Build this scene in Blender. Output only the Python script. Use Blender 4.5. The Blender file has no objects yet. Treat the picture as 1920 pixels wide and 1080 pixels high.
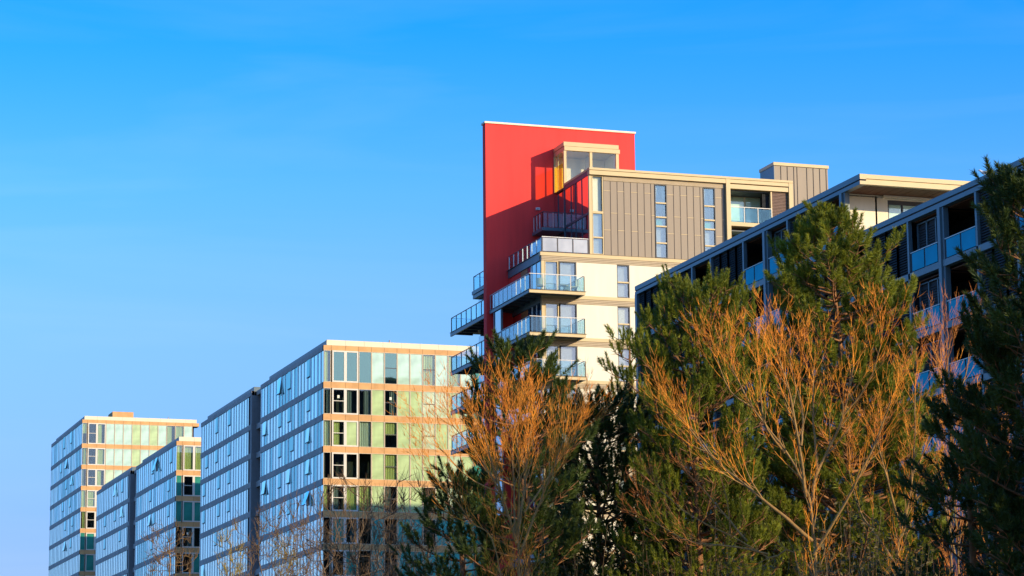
import bpy, math, random
import numpy as np
from mathutils import Vector, Matrix, Quaternion

# ---------------------------------------------------------------- camera, sky, sun, exposure
S = bpy.context.scene
COL = S.collection
PI = math.pi
YAW, PITCH, ROLL, FPX = 0.319576, 0.185508, -0.008815, 5064.7
CAM = np.array([0.0, 0.0, 1.7])
_cy, _sy = math.cos(YAW), math.sin(YAW)
_f0 = np.array([_sy, _cy, 0]); _r0 = np.array([_cy, -_sy, 0]); _u0 = np.array([0, 0, 1.0])
_f = _f0 * math.cos(PITCH) + _u0 * math.sin(PITCH)
_u = _u0 * math.cos(PITCH) - _f0 * math.sin(PITCH)
_r = _r0 * math.cos(ROLL) + _u * math.sin(ROLL)
_u2 = _u * math.cos(ROLL) - _r0 * math.sin(ROLL)
cam_d = bpy.data.cameras.new('camera'); cam = bpy.data.objects.new('camera', cam_d); COL.objects.link(cam)
cam.matrix_world = Matrix(((_r[0], _u2[0], -_f[0], CAM[0]), (_r[1], _u2[1], -_f[1], CAM[1]),
                           (_r[2], _u2[2], -_f[2], CAM[2]), (0, 0, 0, 1)))
cam_d.sensor_width = 36; cam_d.lens = 36 * FPX / 1920; cam_d.clip_start = 0.5; cam_d.clip_end = 6000
S.camera = cam
SUN = Vector((1.78, -2.3, 0.80))            # towards the sun
SUN_EL = math.atan2(SUN.z, math.hypot(SUN.x, SUN.y)); SUN_AZ = math.atan2(SUN.x, SUN.y)
W = bpy.data.worlds.new('World'); S.world = W; W.use_nodes = True
nt = W.node_tree; nt.nodes.clear()
sky = nt.nodes.new('ShaderNodeTexSky'); sky.sky_type = 'NISHITA'; sky.sun_disc = False
sky.sun_elevation = SUN_EL; sky.sun_rotation = SUN_AZ; sky.air_density = 1.0; sky.dust_density = 0.6; sky.ozone_density = 3.0
hs = nt.nodes.new('ShaderNodeHueSaturation'); hs.inputs['Saturation'].default_value = 1.3; hs.inputs['Value'].default_value = 1.0
bg = nt.nodes.new('ShaderNodeBackground'); bg.inputs['Strength'].default_value = 0.15
wo = nt.nodes.new('ShaderNodeOutputWorld')
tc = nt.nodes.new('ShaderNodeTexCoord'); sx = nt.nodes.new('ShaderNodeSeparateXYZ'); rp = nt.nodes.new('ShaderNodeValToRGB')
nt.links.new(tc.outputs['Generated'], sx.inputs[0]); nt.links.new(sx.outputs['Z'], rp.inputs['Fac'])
el = rp.color_ramp.elements                      # sky tint by height above the horizon; upper sky brightened to add fill light
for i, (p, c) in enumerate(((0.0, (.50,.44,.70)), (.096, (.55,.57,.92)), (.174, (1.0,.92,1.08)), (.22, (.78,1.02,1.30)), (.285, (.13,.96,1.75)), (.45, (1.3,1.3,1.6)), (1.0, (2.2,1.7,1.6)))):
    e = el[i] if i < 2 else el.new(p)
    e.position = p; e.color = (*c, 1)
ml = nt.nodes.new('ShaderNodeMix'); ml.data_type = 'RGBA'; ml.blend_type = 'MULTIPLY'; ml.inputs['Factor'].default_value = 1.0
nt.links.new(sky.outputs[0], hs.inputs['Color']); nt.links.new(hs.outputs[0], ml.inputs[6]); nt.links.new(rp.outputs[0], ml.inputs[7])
# faint cirrus streaks
mp = nt.nodes.new('ShaderNodeMapping'); mp.inputs['Rotation'].default_value = (0.0, 0.5, 0.3); mp.inputs['Scale'].default_value = (3.0, 3.0, 26.0)
cn = nt.nodes.new('ShaderNodeTexNoise'); cn.inputs['Scale'].default_value = 1.3; cn.inputs['Detail'].default_value = 5; cn.inputs['Distortion'].default_value = 0.6
cr = nt.nodes.new('ShaderNodeValToRGB'); cr.color_ramp.elements[0].position = .48; cr.color_ramp.elements[0].color = (0,0,0,1); cr.color_ramp.elements[1].position = .85; cr.color_ramp.elements[1].color = (.08,.08,.08,1)
nt.links.new(tc.outputs['Generated'], mp.inputs[0]); nt.links.new(mp.outputs[0], cn.inputs['Vector']); nt.links.new(cn.outputs['Fac'], cr.inputs[0])
cm = nt.nodes.new('ShaderNodeMix'); cm.data_type = 'RGBA'; cm.inputs[7].default_value = (4.6, 5.2, 6.0, 1)
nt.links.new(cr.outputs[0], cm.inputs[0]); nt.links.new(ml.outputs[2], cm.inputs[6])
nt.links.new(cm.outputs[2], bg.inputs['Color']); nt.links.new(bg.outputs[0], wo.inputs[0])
sd = bpy.data.lights.new('sun', 'SUN'); sd.energy = 4.1; sd.angle = math.radians(0.5); sd.color = (1.0, 0.80, 0.50)
so = bpy.data.objects.new('sun', sd); COL.objects.link(so); so.location = (60, -60, 60)
so.rotation_euler = (-SUN).to_track_quat('-Z', 'Y').to_euler()
S.view_settings.view_transform = 'Standard'; S.view_settings.look = 'None'; S.view_settings.exposure = 0.48; S.view_settings.gamma = 1
S.render.engine = 'CYCLES'; S.cycles.max_bounces = 8; S.cycles.transparent_max_bounces = 16

# ---------------------------------------------------------------- helpers
WPOS = {}
def sgn(*k): return k
class MB:
    """collects boxes, quads and tubes that become ONE mesh"""
    def __init__(s): s.v = []; s.f = []; s.sm = False
    def box(s, x0, x1, y0, y1, z0, z1):
        n = len(s.v)
        s.v += [(x0,y0,z0),(x1,y0,z0),(x1,y1,z0),(x0,y1,z0),(x0,y0,z1),(x1,y0,z1),(x1,y1,z1),(x0,y1,z1)]
        s.f += [(n,n+3,n+2,n+1),(n+4,n+5,n+6,n+7),(n,n+1,n+5,n+4),(n+1,n+2,n+6,n+5),(n+2,n+3,n+7,n+6),(n+3,n,n+4,n+7)]
        return s
    def poly(s, pts):
        n = len(s.v); s.v += [tuple(p) for p in pts]; s.f.append(tuple(range(n, n+len(pts)))); return s
    def hexa(s, p):
        """box from 8 free corners, bottom 4 then top 4"""
        n = len(s.v); s.v += [tuple(q) for q in p]
        s.f += [(n,n+3,n+2,n+1),(n+4,n+5,n+6,n+7),(n,n+1,n+5,n+4),(n+1,n+2,n+6,n+5),(n+2,n+3,n+7,n+6),(n+3,n,n+4,n+7)]
        return s
    def tube(s, path, rad, n=6):
        s.sm = True
        prev = None
        for i, p in enumerate(path):
            p = Vector(p)
            a = Vector(path[max(0, i-1)]); b = Vector(path[min(len(path)-1, i+1)])
            d = (b - a).normalized()
            x = d.cross(Vector((0.31, 0.2, 0.93))); 
            if x.length < 1e-4: x = d.cross(Vector((1, 0, 0)))
            x.normalize(); y = d.cross(x)
            r = rad[i] if hasattr(rad, '__len__') else rad
            k = len(s.v)
            for j in range(n):
                t = 2*PI*j/n; s.v.append(tuple(p + x*(r*math.cos(t)) + y*(r*math.sin(t))))
            if prev is not None:
                for j in range(n): s.f.append((prev+j, prev+(j+1) % n, k+(j+1) % n, k+j))
            else: s.f.append(tuple(k+j for j in reversed(range(n))))
            prev = k
        s.f.append(tuple(prev+j for j in range(n)))
        return s
    def mesh(s, name, m, off=(0,0,0)):
        me = bpy.data.meshes.new(name)
        if any(off): s.v = [(a-off[0], b-off[1], c-off[2]) for a, b, c in s.v]
        me.from_pydata(s.v, [], s.f); me.update()
        if m: me.materials.append(m)
        if s.sm: me.polygons.foreach_set('use_smooth', [True]*len(me.polygons))
        return me
    def build(s, name, m, parent=None, at=None):
        """at=None: vertices are world coordinates; else they are local to the world point at"""
        pw = WPOS[parent] if parent else Vector((0,0,0))
        if at is None and parent: me = s.mesh(name, m, pw); loc = pw
        else: me = s.mesh(name, m); loc = Vector(at or (0,0,0))
        return link(name, me, parent, loc)
def link(name, me, parent, loc):
    o = bpy.data.objects.new(name, me); COL.objects.link(o)
    loc = Vector(loc)
    if parent: o.parent = parent; o.location = loc - WPOS[parent]
    else: o.location = loc
    WPOS[o] = loc
    return o
def tag(o, label=None, cat=None, group=None, kind=None):
    if label: o['label'] = label
    if cat: o['category'] = cat
    if group: o['group'] = group
    if kind: o['kind'] = kind
    return o
def thing(name, loc, label, cat, group=None):
    o = bpy.data.objects.new(name, None); COL.objects.link(o); o.location = loc; o.empty_display_size = 0.5
    WPOS[o] = Vector(loc)
    return tag(o, label, cat, group)

# ---------------------------------------------------------------- materials
def mat(name, c, rough=0.6, spec=0.4, metal=0.0, var=0.12, scale=3.0, bump=0.0, bscale=20.0, stretch=(1,1,1), coat=0.0, tint=None, transl=0.0):
    m = bpy.data.materials.new(name); m.use_nodes = True
    t = m.node_tree; b = t.nodes['Principled BSDF']; L = t.links.new
    b.inputs['Roughness'].default_value = rough; b.inputs['Metallic'].default_value = metal
    b.inputs['Specular IOR Level'].default_value = spec; b.inputs['Coat Weight'].default_value = coat
    co = t.nodes.new('ShaderNodeTexCoord'); mp = t.nodes.new('ShaderNodeMapping'); mp.inputs['Scale'].default_value = stretch
    L(co.outputs['Object'], mp.inputs['Vector'])
    n = t.nodes.new('ShaderNodeTexNoise'); n.inputs['Scale'].default_value = scale; n.inputs['Detail'].default_value = 6; n.inputs['Roughness'].default_value = 0.65
    L(mp.outputs[0], n.inputs['Vector'])
    r = t.nodes.new('ShaderNodeValToRGB'); e = r.color_ramp.elements
    e[0].position = 0.3; e[1].position = 0.7
    lo = [x*(1-var) for x in c]; hi = [min(1, x*(1+var)) for x in c]
    if tint: hi = tint
    e[0].color = (*lo, 1); e[1].color = (*hi, 1)
    L(n.outputs['Fac'], r.inputs['Fac']); L(r.outputs[0], b.inputs['Base Color'])
    if bump:
        n2 = t.nodes.new('ShaderNodeTexNoise'); n2.inputs['Scale'].default_value = bscale; n2.inputs['Detail'].default_value = 5
        L(mp.outputs[0], n2.inputs['Vector'])
        bp = t.nodes.new('ShaderNodeBump'); bp.inputs['Strength'].default_value = bump; bp.inputs['Distance'].default_value = 0.02
        L(n2.outputs['Fac'], bp.inputs['Height']); L(bp.outputs[0], b.inputs['Normal'])
    if transl:
        tr = t.nodes.new('ShaderNodeBsdfTranslucent'); L(r.outputs[0], tr.inputs['Color'])
        mx = t.nodes.new('ShaderNodeMixShader'); mx.inputs[0].default_value = transl
        out = t.nodes['Material Output']; L(b.outputs[0], mx.inputs[1]); L(tr.outputs[0], mx.inputs[2]); L(mx.outputs[0], out.inputs[0])
    return m
def glass(name, tint, refl=0.10, rough=0.02, gcol=(1,1,1), wav=0.0):
    m = bpy.data.materials.new(name); m.use_nodes = True
    t = m.node_tree; t.nodes.clear(); L = t.links.new
    tr = t.nodes.new('ShaderNodeBsdfTransparent'); tr.inputs[0].default_value = (*tint, 1)
    gl = t.nodes.new('ShaderNodeBsdfGlossy'); gl.inputs['Roughness'].default_value = rough; gl.inputs['Color'].default_value = (*gcol, 1)
    fr = t.nodes.new('ShaderNodeLayerWeight'); fr.inputs['Blend'].default_value = 0.5
    pw = t.nodes.new('ShaderNodeMath'); pw.operation = 'POWER'; pw.inputs[1].default_value = 4.0; L(fr.outputs['Facing'], pw.inputs[0])
    ad = t.nodes.new('ShaderNodeMath'); ad.operation = 'ADD'; ad.use_clamp = True; ad.inputs[1].default_value = refl
    mx = t.nodes.new('ShaderNodeMixShader'); out = t.nodes.new('ShaderNodeOutputMaterial')
    if wav:
        co = t.nodes.new('ShaderNodeTexCoord'); n = t.nodes.new('ShaderNodeTexNoise'); n.inputs['Scale'].default_value = 0.8
        bp = t.nodes.new('ShaderNodeBump'); bp.inputs['Strength'].default_value = wav; bp.inputs['Distance'].default_value = 0.02
        L(co.outputs['Object'], n.inputs['Vector']); L(n.outputs['Fac'], bp.inputs['Height']); L(bp.outputs[0], gl.inputs['Normal'])
    L(pw.outputs[0], ad.inputs[0]); L(ad.outputs[0], mx.inputs[0]); L(tr.outputs[0], mx.inputs[1]); L(gl.outputs[0], mx.inputs[2]); L(mx.outputs[0], out.inputs[0])
    return m
def mirror(name, base, refl, gcol=(1,1,1), rough=0.03):
    """opaque coated glass in front of a dark or painted backing"""
    m = bpy.data.materials.new(name); m.use_nodes = True
    t = m.node_tree; t.nodes.clear(); L = t.links.new
    df = t.nodes.new('ShaderNodeBsdfDiffuse')
    co = t.nodes.new('ShaderNodeTexCoord'); n = t.nodes.new('ShaderNodeTexNoise'); n.inputs['Scale'].default_value = 0.7; n.inputs['Detail'].default_value = 3
    r = t.nodes.new('ShaderNodeValToRGB'); e = r.color_ramp.elements; e[0].position = .35; e[1].position = .65
    e[0].color = (*[x*.8 for x in base], 1); e[1].color = (*[min(1, x*1.2) for x in base], 1)
    L(co.outputs['Object'], n.inputs['Vector']); L(n.outputs['Fac'], r.inputs[0]); L(r.outputs[0], df.inputs[0])
    gl = t.nodes.new('ShaderNodeBsdfGlossy'); gl.inputs['Roughness'].default_value = rough; gl.inputs['Color'].default_value = (*gcol, 1)
    bp = t.nodes.new('ShaderNodeBump'); bp.inputs['Strength'].default_value = 0.12; bp.inputs['Distance'].default_value = 0.02
    L(n.outputs['Fac'], bp.inputs['Height']); L(bp.outputs[0], gl.inputs['Normal'])
    fr = t.nodes.new('ShaderNodeLayerWeight'); fr.inputs['Blend'].default_value = 0.5
    pw = t.nodes.new('ShaderNodeMath'); pw.operation = 'POWER'; pw.inputs[1].default_value = 4.0; L(fr.outputs['Facing'], pw.inputs[0])
    ad = t.nodes.new('ShaderNodeMath'); ad.operation = 'ADD'; ad.use_clamp = True; ad.inputs[1].default_value = refl
    mx = t.nodes.new('ShaderNodeMixShader'); out = t.nodes.new('ShaderNodeOutputMaterial')
    L(pw.outputs[0], ad.inputs[0]); L(ad.outputs[0], mx.inputs[0]); L(df.outputs[0], mx.inputs[1]); L(gl.outputs[0], mx.inputs[2]); L(mx.outputs[0], out.inputs[0])
    return m
M = dict(
    band=mat('terracotta_cladding', (.62,.34,.14), .75, .2, var=.16, scale=.9, bump=.15, bscale=8),
    parapet=mat('cream_coping', (.78,.66,.46), .6, .3, var=.06, scale=.5),
    shaded_band=mat('shaded_terracotta', (.38,.33,.30), .65, .4, var=.2, scale=.8),  # terracotta bands as they look in shade, put into the colour
    joint=mat('dark_joint', (.05,.045,.045), .8, .2),
    pier=mat('grey_pier', (.28,.25,.24), .7, .3, var=.1),
    wframe=mat('white_frame', (.64,.59,.49), .45, .5, var=.04),
    cframe=mat('cream_frame', (.62,.50,.34), .5, .4, var=.06),
    dframe=mat('dark_frame', (.035,.04,.05), .5, .5),
    pale=mirror('pale_glass_panel', (.50,.62,.40), .06),
    palew=mirror('white_glass_panel', (.46,.64,.49), .10),
    green=mirror('green_glass_panel', (.44,.56,.27), .05),
    green2=mirror('sea_green_and_shaded_panel', (.09,.44,.36), .05),  # shaded rows' green panels, their shade put into the colour; also the tower spandrels
    deep=mirror('deep_green_glass_panel', (.04,.27,.20), .08),
    clear=glass('clear_green_glass', (.84,.93,.87), .10, wav=.05),
    refl=glass('reflective_green_glass', (.50,.66,.56), .30, gcol=(.60,.80,.66), wav=.08),
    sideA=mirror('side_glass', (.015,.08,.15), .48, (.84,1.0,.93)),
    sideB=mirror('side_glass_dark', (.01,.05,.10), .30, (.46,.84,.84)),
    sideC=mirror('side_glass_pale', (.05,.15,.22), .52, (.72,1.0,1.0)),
    sidepanel=mat('pale_side_panel', (.66,.82,.80), .25, .6, var=.08, scale=.6),
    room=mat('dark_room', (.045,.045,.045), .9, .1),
    curtY=mat('yellow_green_curtain', (.74,.70,.30), .9, .1, var=.25, scale=2.2, stretch=(6,1,.1), transl=.2),
    curtW=mat('white_curtain', (.72,.70,.62), .9, .1, var=.2, scale=2.0, stretch=(6,1,.1), transl=.2),
    curtG=mat('grey_curtain', (.20,.21,.22), .9, .1, var=.45, scale=2.2, stretch=(6,1,.1)),
    paper=mat('paper', (.8,.8,.62), .8),
    red=mat('red_render', (.92,.06,.052), .8, .15, var=.09, scale=1.1, bump=.05, bscale=6, stretch=(1.2,1.2,.10)),
    coping=mat('pale_coping', (.75,.66,.48), .6, .3, var=.06),
    cream=mat('cream_render', (.80,.72,.54), .85, .15, var=.06, scale=1.6, bump=.04, bscale=8, stretch=(1.3,1.3,.15)),
    fascia=mat('gold_fascia', (.55,.41,.20), .5, .45, var=.06, scale=.7),
    louvre=mat('tan_louvre', (.44,.34,.21), .55, .4, var=.06),
    zinc=mat('tan_zinc', (.235,.18,.125), .5, .45, var=.07, scale=.5, stretch=(3,1,.4)),
    seam=mat('zinc_seam', (.11,.085,.07), .7, .3),
    steel=mat('blue_grey_steel', (.095,.145,.165), .42, .5, var=.10, scale=.8),
    steel2=mat('dark_steel', (.06,.075,.09), .5, .4),
    soffit=mat('timber_soffit', (.13,.055,.028), .7, .3, var=.35, scale=3, stretch=(6,.3,1)),
    timber=mat('weathered_timber', (.20,.13,.10), .75, .25, var=.3, scale=4, stretch=(1,.3,4)),
    dtimber=mat('dark_timber_slats', (.035,.038,.042), .75, .25, var=.35, scale=4, stretch=(1,.3,5)),
    orange=mat('orange_timber_panel', (.42,.13,.04), .6, .3, var=.2, scale=3, stretch=(1,.3,4)),
    rail=glass('railing_glass', (.84,.94,.95), .06, gcol=(.65,.90,1)),
    railB=mirror('blue_railing_glass', (.015,.15,.25), .08, (.05,.48,.66)),
    railG=mirror('grey_railing_glass', (.40,.39,.38), .10),
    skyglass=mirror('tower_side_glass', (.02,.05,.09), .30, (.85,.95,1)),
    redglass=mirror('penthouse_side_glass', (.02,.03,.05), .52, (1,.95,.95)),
    towerglass=glass('tower_glass', (.80,.84,.82), .14, wav=.04),
    yellowg=glass('yellow_film_glass', (1.0,.86,.30), .03),
    thin=glass('penthouse_glass', (.93,.95,.92), .04),
    postw=mat('white_post', (.72,.70,.66), .4, .5, var=.03),
    blindw=mat('pale_blind', (.50,.50,.52), .8, .2, var=.05),
    blindl=mat('white_blind', (.80,.76,.60), .8, .2, var=.03),
    wicker=mat('wicker', (.55,.45,.28), .8, .2, var=.3, scale=40),
    bird=mat('gull_feathers', (.62,.62,.62), .7, .2, var=.2, scale=10),
    beak=mat('gull_beak', (.6,.35,.05), .5),
    metal=mat('galvanised_metal', (.42,.41,.40), .5, .5, metal=.3),
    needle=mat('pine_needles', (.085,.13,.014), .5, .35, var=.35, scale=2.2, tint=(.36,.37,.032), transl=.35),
    needle_shade=mat('shaded_pine_needles', (.028,.056,.014), .55, .35, var=.35, scale=1.5, tint=(.11,.15,.022), transl=.2),  # darker copy of the needles, standing in for shade on these pines
    bark=mat('pine_bark', (.27,.13,.06), .9, .1, var=.45, scale=9, bump=.5, bscale=25, stretch=(1,1,.35)),
    limb=mat('bare_bark', (.29,.17,.06), .85, .2, var=.35, scale=6, bump=.3, bscale=25),
    limbd=mat('dark_bare_bark', (.16,.11,.065), .85, .2, var=.35, scale=6),
    twig=mat('orange_twigs', (.85,.22,.015), .6, .3, var=.3, scale=1.5, tint=(.88,.35,.03)),
    twigr=mat('reddish_twigs', (.60,.16,.03), .6, .3, var=.3, scale=1.5, tint=(.58,.23,.05)),
    twigd=mat('brown_twigs', (.16,.09,.05), .7, .2, var=.3, scale=1.5, tint=(.20,.13,.06)),
    twigy=mat('yellow_catkin_twigs', (.30,.22,.04), .7, .2, var=.3, scale=1.5),
    leaf=mat('olive_leaves', (.085,.070,.018), .6, .3, var=.4, scale=2.0, tint=(.15,.105,.03), transl=.15),
    grass=mat('grass', (.16,.15,.09), .9, .1, var=.4, scale=.15),
)

def rbox(x0,x1,y0,y1,z0,z1): return MB().box(x0,x1,y0,y1,z0,z1)

# ---------------------------------------------------------------- ground
g = MB().poly([(-2500,-2500,0),(2500,-2500,0),(2500,2500,0),(-2500,2500,0)]).build('ground', M['grass'])
tag(g, 'grassy ground under the trees and buildings', 'ground', kind='structure')
# ---------------------------------------------------------------- windows on walls that face the street end (-Y)
_cache = {}
def cached(key, fn, m):
    k = (key, m.name)
    if k not in _cache: _cache[k] = fn().mesh(key[0], m)
    return _cache[k]
def curtain_mb(w, h, n, amp=.05):
    mb = MB(); k = max(6, int(n))
    for i in range(k):
        a, b = i/k*w, (i+1)/k*w
        ya = amp*math.sin(i*2.2); yb = amp*math.sin((i+1)*2.2)
        mb.poly([(a,ya,0),(b,yb,0),(b,yb,h),(a,ya,h)])
    mb.sm = True
    return mb
def window(parent, x0, x1, z0, z1, Y, kind, rail=None, frame='cframe', ft=.05, note=False):
    """kinds: pale white green deep = painted glass; refl, clear = see-through; with letters y w g for curtains (k = with a gap)"""
    w, h = round(x1-x0, 3), round(z1-z0, 3)
    pm = {'p':'pale','q':'palew','g':'green','s':'green2','t':'deep','r':'refl','d':'clear','y':'clear','w':'clear','k':'clear','h':'clear','b':'clear'}[kind]
    o = link('window', cached(('window_pane', w, h), lambda: MB().box(ft, w-ft, 0, .02, ft, h-ft), M[pm]), parent, (x0, Y+.03, z0))
    def fr():
        m = MB(); y0, y1 = -.05, .06
        m.box(0, ft, y0, y1, 0, h).box(w-ft, w, y0, y1, 0, h).box(ft, w-ft, y0, y1, 0, ft).box(ft, w-ft, y0, y1, h-ft, h); return m
    link('frame', cached(('window_frame', w, h, ft), fr, M[frame]), o, (x0, Y+.03, z0))
    if rail is not None:
        zr = z0 + rail*h
        link('rail', cached(('window_rail', w, ft), lambda: MB().box(ft, w-ft, -.03, .05, 0, .06), M['wframe' if frame == 'wframe' else 'dframe']), o, (x0, Y+.02, zr))
    if kind in 'ywkhb':
        cm = {'y':'curtY','w':'curtW','k':'curtG','h':'curtY','b':'curtY'}[kind]
        cw = w-2*ft
        if kind == 'h': cw *= .62
        if kind == 'k': cw *= .55
        ch = h-2*ft
        zc = z0+ft
        if kind == 'b': zc += ch*.5; ch *= .5
        xo = x0+ft + (random.choice((0, w-2*ft-cw)) if kind in 'hk' else 0)
        link('curtain', cached(('curtain', round(cw,3), round(ch,3)), lambda: curtain_mb(cw, ch, cw/.06), M[cm]), o, (xo, Y+.22, zc))
    if note:
        link('paper_note', cached(('paper_note',), lambda: MB().box(0,.2,0,.01,0,.26), M['paper']), o, (x0+w*.4, Y+.015, z0+h*.62))
    return o

# ---------------------------------------------------------------- the three glass blocks
XS = 59.1
def glass_block(label, Y0, secs, ztop, nrows, X1, rows, plant=False, seed=1, shown_cols=14, side_parts=100, opens=()):
    rnd = random.Random(seed)
    t = thing('glass_office_block', (67, (secs[0][0]+secs[-1][1])/2, 0), label, 'building', 'glass blocks in a row')
    fl = 2.9
    zt = ztop - .95                                       # head of the top windows
    bands = [(zt, zt+.45)] + [(zt-2.87-.55-k*fl, zt-2.87-k*fl) for k in range(nrows)]
    gl = [(bands[1][1], zt)] + [(bands[k+1][1], bands[k][0]) for k in range(1, nrows)]
    # dark interior and floors
    core = MB(); piers = MB()
    for a, b in secs: core.box(XS+1.6, X1-.4, a+1.6, b-.4, 0, zt+.3)
    core.build('interior_wall', M['room'], t)
    for i, (a, b) in enumerate(secs):
        if i:
            pa = secs[i-1][1]
            piers.box(XS+1.2, X1-1, pa-.3, a+.0, 0, zt+.1)               # recess wall
            piers.box(XS+.03, XS+1.6, a-.02, a+1.5, 0, zt)               # grey end wall of the rear section
            for z0, z1 in bands: MB().box(XS+.5, XS+1.25, pa+.1, a-.03, z0, z1).build('recess_band', M['shaded_band'], t)
    if len(secs) > 1: piers.build('recess_wall', M['pier'], t)
    for (z0, z1) in bands:                                               # floor bands: end face and side face
        m = MB(); x = XS
        xs = [XS, XS+.72] + [XS+3.26+1.2*k-1.2 for k in range(20) if XS+3.26+1.2*k-1.2 < X1-.3] + [X1]
        for a, b in zip(xs[:-1], xs[1:]): m.box(a+.012, b-.012, Y0, Y0+.35, z0, z1)
        e = m.build('end_band', M['band'], t)
        MB().box(XS+.01, X1, Y0+.03, Y0+1.7, z0+.01, z1-.01).build('slab', M['joint'], e)
        for i, (a, b) in enumerate(secs):
            ms = MB()
            ya = Y0+.352 if i == 0 else a
            n = max(1, round((b-ya)/2.5)); st = (b-ya)/n
            for k in range(n): ms.box(XS, XS+.3, ya+k*st+(.012 if k else 0), ya+(k+1)*st-(.012 if k < n-1 else 0), z0, z1)
            ms.box(XS+.02, XS+.28, ya, b, z0+.004, z1-.004)
            ms.build('side_band', M['shaded_band'], t)
    # roof edge, set back a little
    cp = MB(); xs = [XS+.3+k*1.75 for k in range(40) if XS+.3+k*1.75 < X1-1] + [X1-.35]
    for a, b in zip(xs[:-1], xs[1:]): cp.box(a+.008, b-.008, Y0+.02, Y0+.4, ztop-.49, ztop)
    cp.build('parapet', M['parapet'], t)
    rf = MB()
    for i, (a, b) in enumerate(secs): rf.box(XS+.3, X1-.35, a+.42 if i == 0 else a+.3, b-2.5 if i == 0 else b-2, ztop-.5, ztop-.03)
    rf.build('roof', M['steel'], t)
    # end windows
    stuff = MB()
    for r in range(nrows):
        z0, z1 = gl[r]
        spec = rows[r] if r < len(rows) else None
        cols = [(XS+.04, XS+.70)] + [(XS+.82, XS+2.04), (XS+2.04, XS+3.24)] + [(XS+3.29+1.2*k, XS+3.29+1.2*(k+1)-.02) for k in range(20) if XS+3.29+1.2*(k+1) < X1]
        for ci, (a, b) in enumerate(cols):
            if spec is None or ci >= shown_cols:
                stuff.box(a+.04, b-.04, Y0+.05, Y0+.08, z0+.03, z1-.03); continue
            code = spec[ci % len(spec)]
            k = code[0]; rail = .5 if '-' in code else None
            window(t, a, b, z0, z1, Y0, k, rail, 'wframe' if ci in (1, 2) else 'cframe', .13 if ci in (1, 2) else .04, '*' in code)
    if stuff.v:
        tag(stuff.build('end_glazing', M['deep'], t), kind='stuff')
    # side panes: reflective strip, pale panel and thin dark joint in every bay
    made = 0; sA = MB(); sP = MB(); sJ = MB()
    mats = ['sideA','sideA','sideA','sideB','sideC','sideB','sideC']
    for i, (a, b) in enumerate(secs):
        n = round((b-a-.1)/1.25); w = (b-a-.1)/n
        for r in range(nrows):
            z0, z1 = gl[r]
            for k in range(n):
                y = a+.06+k*w
                sp = .40 + .10*math.sin(k*2.1+i)
                gy = y+.07, y+w-sp-.03
                py = y+w-sp+.02, y+w-.05
                if made < side_parts and i == 0 and r < 5 or (i == 0 and len(secs) == 1 and made < side_parts):
                    o = link('side_pane', cached(('side_pane', round(gy[1]-gy[0],3), round(z1-z0,3)), lambda: MB().box(0,.06,0,gy[1]-gy[0],.02,z1-z0-.02), M[rnd.choice(mats)]), t, (XS+.06, gy[0], z0))
                    link('panel', cached(('side_panel', round(py[1]-py[0],3), round(z1-z0,3)), lambda: MB().box(0,.08,0,py[1]-py[0],.02,z1-z0-.02), M['sidepanel']), o, (XS+.03, py[0], z0))
                    made += 1
                else:
                    sA.box(XS+.06, XS+.12, gy[0], gy[1], z0+.02, z1-.02); sP.box(XS+.03, XS+.11, py[0], py[1], z0+.02, z1-.02)
    if sA.v:
        tag(sA.build('side_glazing', M['sideA'], t), kind='stuff')
        tag(sP.build('side_panelling', M['sidepanel'], t), kind='stuff')
    bk = MB()
    for a, b in secs: bk.box(XS+.13, XS+.3, a+.4, b-.05, 0, zt)
    bk.build('side_backing', M['joint'], t)
    # opening sashes in the side, hinged at the head
    for (sec, col, r, tilt) in opens:
        a, b = secs[sec]; n = round((b-a-.1)/1.25); w = (b-a-.1)/n
        z0, z1 = gl[r]; y0 = a+.06+col*w; h = (z1-z0)*.55
        y1 = y0+w*.92; zh = z1-.03; dx = h*math.sin(tilt); dz = h*math.cos(tilt)
        small = tilt < .1; tilt = .012 if small else tilt*.8
        dx = h*math.sin(tilt); dz = h*math.cos(tilt)
        x = XS+.01
        m = MB().hexa([(x-dx, y0, zh-dz), (x-dx+.05, y0, zh-dz), (x-dx+.05, y1, zh-dz), (x-dx, y1, zh-dz), (x, y0, zh), (x+.05, y0, zh), (x+.05, y1, zh), (x, y1, zh)])
        o = m.build('opening_window', M['sideB' if small else 'sideC'], t)
        f = MB().box(x-dx-.02, x-dx+.08, y0-.01, y1+.01, zh-dz-.07, zh-dz-.005)
        if tilt > .12:
            f.box(x-.004, x+.045, y0+.02, y1-.02, zh-h, zh-.06)
        f.build('sash_frame', M['dframe'], o)
    if plant:
        pr = MB().box(63.5, 66.4, Y0+1.5, Y0+5, ztop-.3, ztop+.95); pr.build('roof_plant_room', M['band'], t)
        mm = MB()
        for k in range(7): mm.box(60.4+k*.42, 60.6+k*.42, Y0+5, Y0+5.4, ztop, ztop+.25+.1*(k % 3))
        mm.box(60.2, 63.4, Y0+5.1, Y0+5.3, ztop-.1, ztop+.08)
        mm.build('roof_pipework', M['metal'], t)
    vp = MB()
    vx = 65.6 if not plant else 71.2
    vp.tube([(vx, Y0+1.2, ztop-.2), (vx, Y0+1.2, ztop+.42)], .07, 8).tube([(vx+.3, Y0+1.5, ztop-.2), (vx+.3, Y0+1.5, ztop+.3)], .05, 8)
    vp.build('roof_vent', M['metal'], t)
    return t
random.seed(4)
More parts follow.
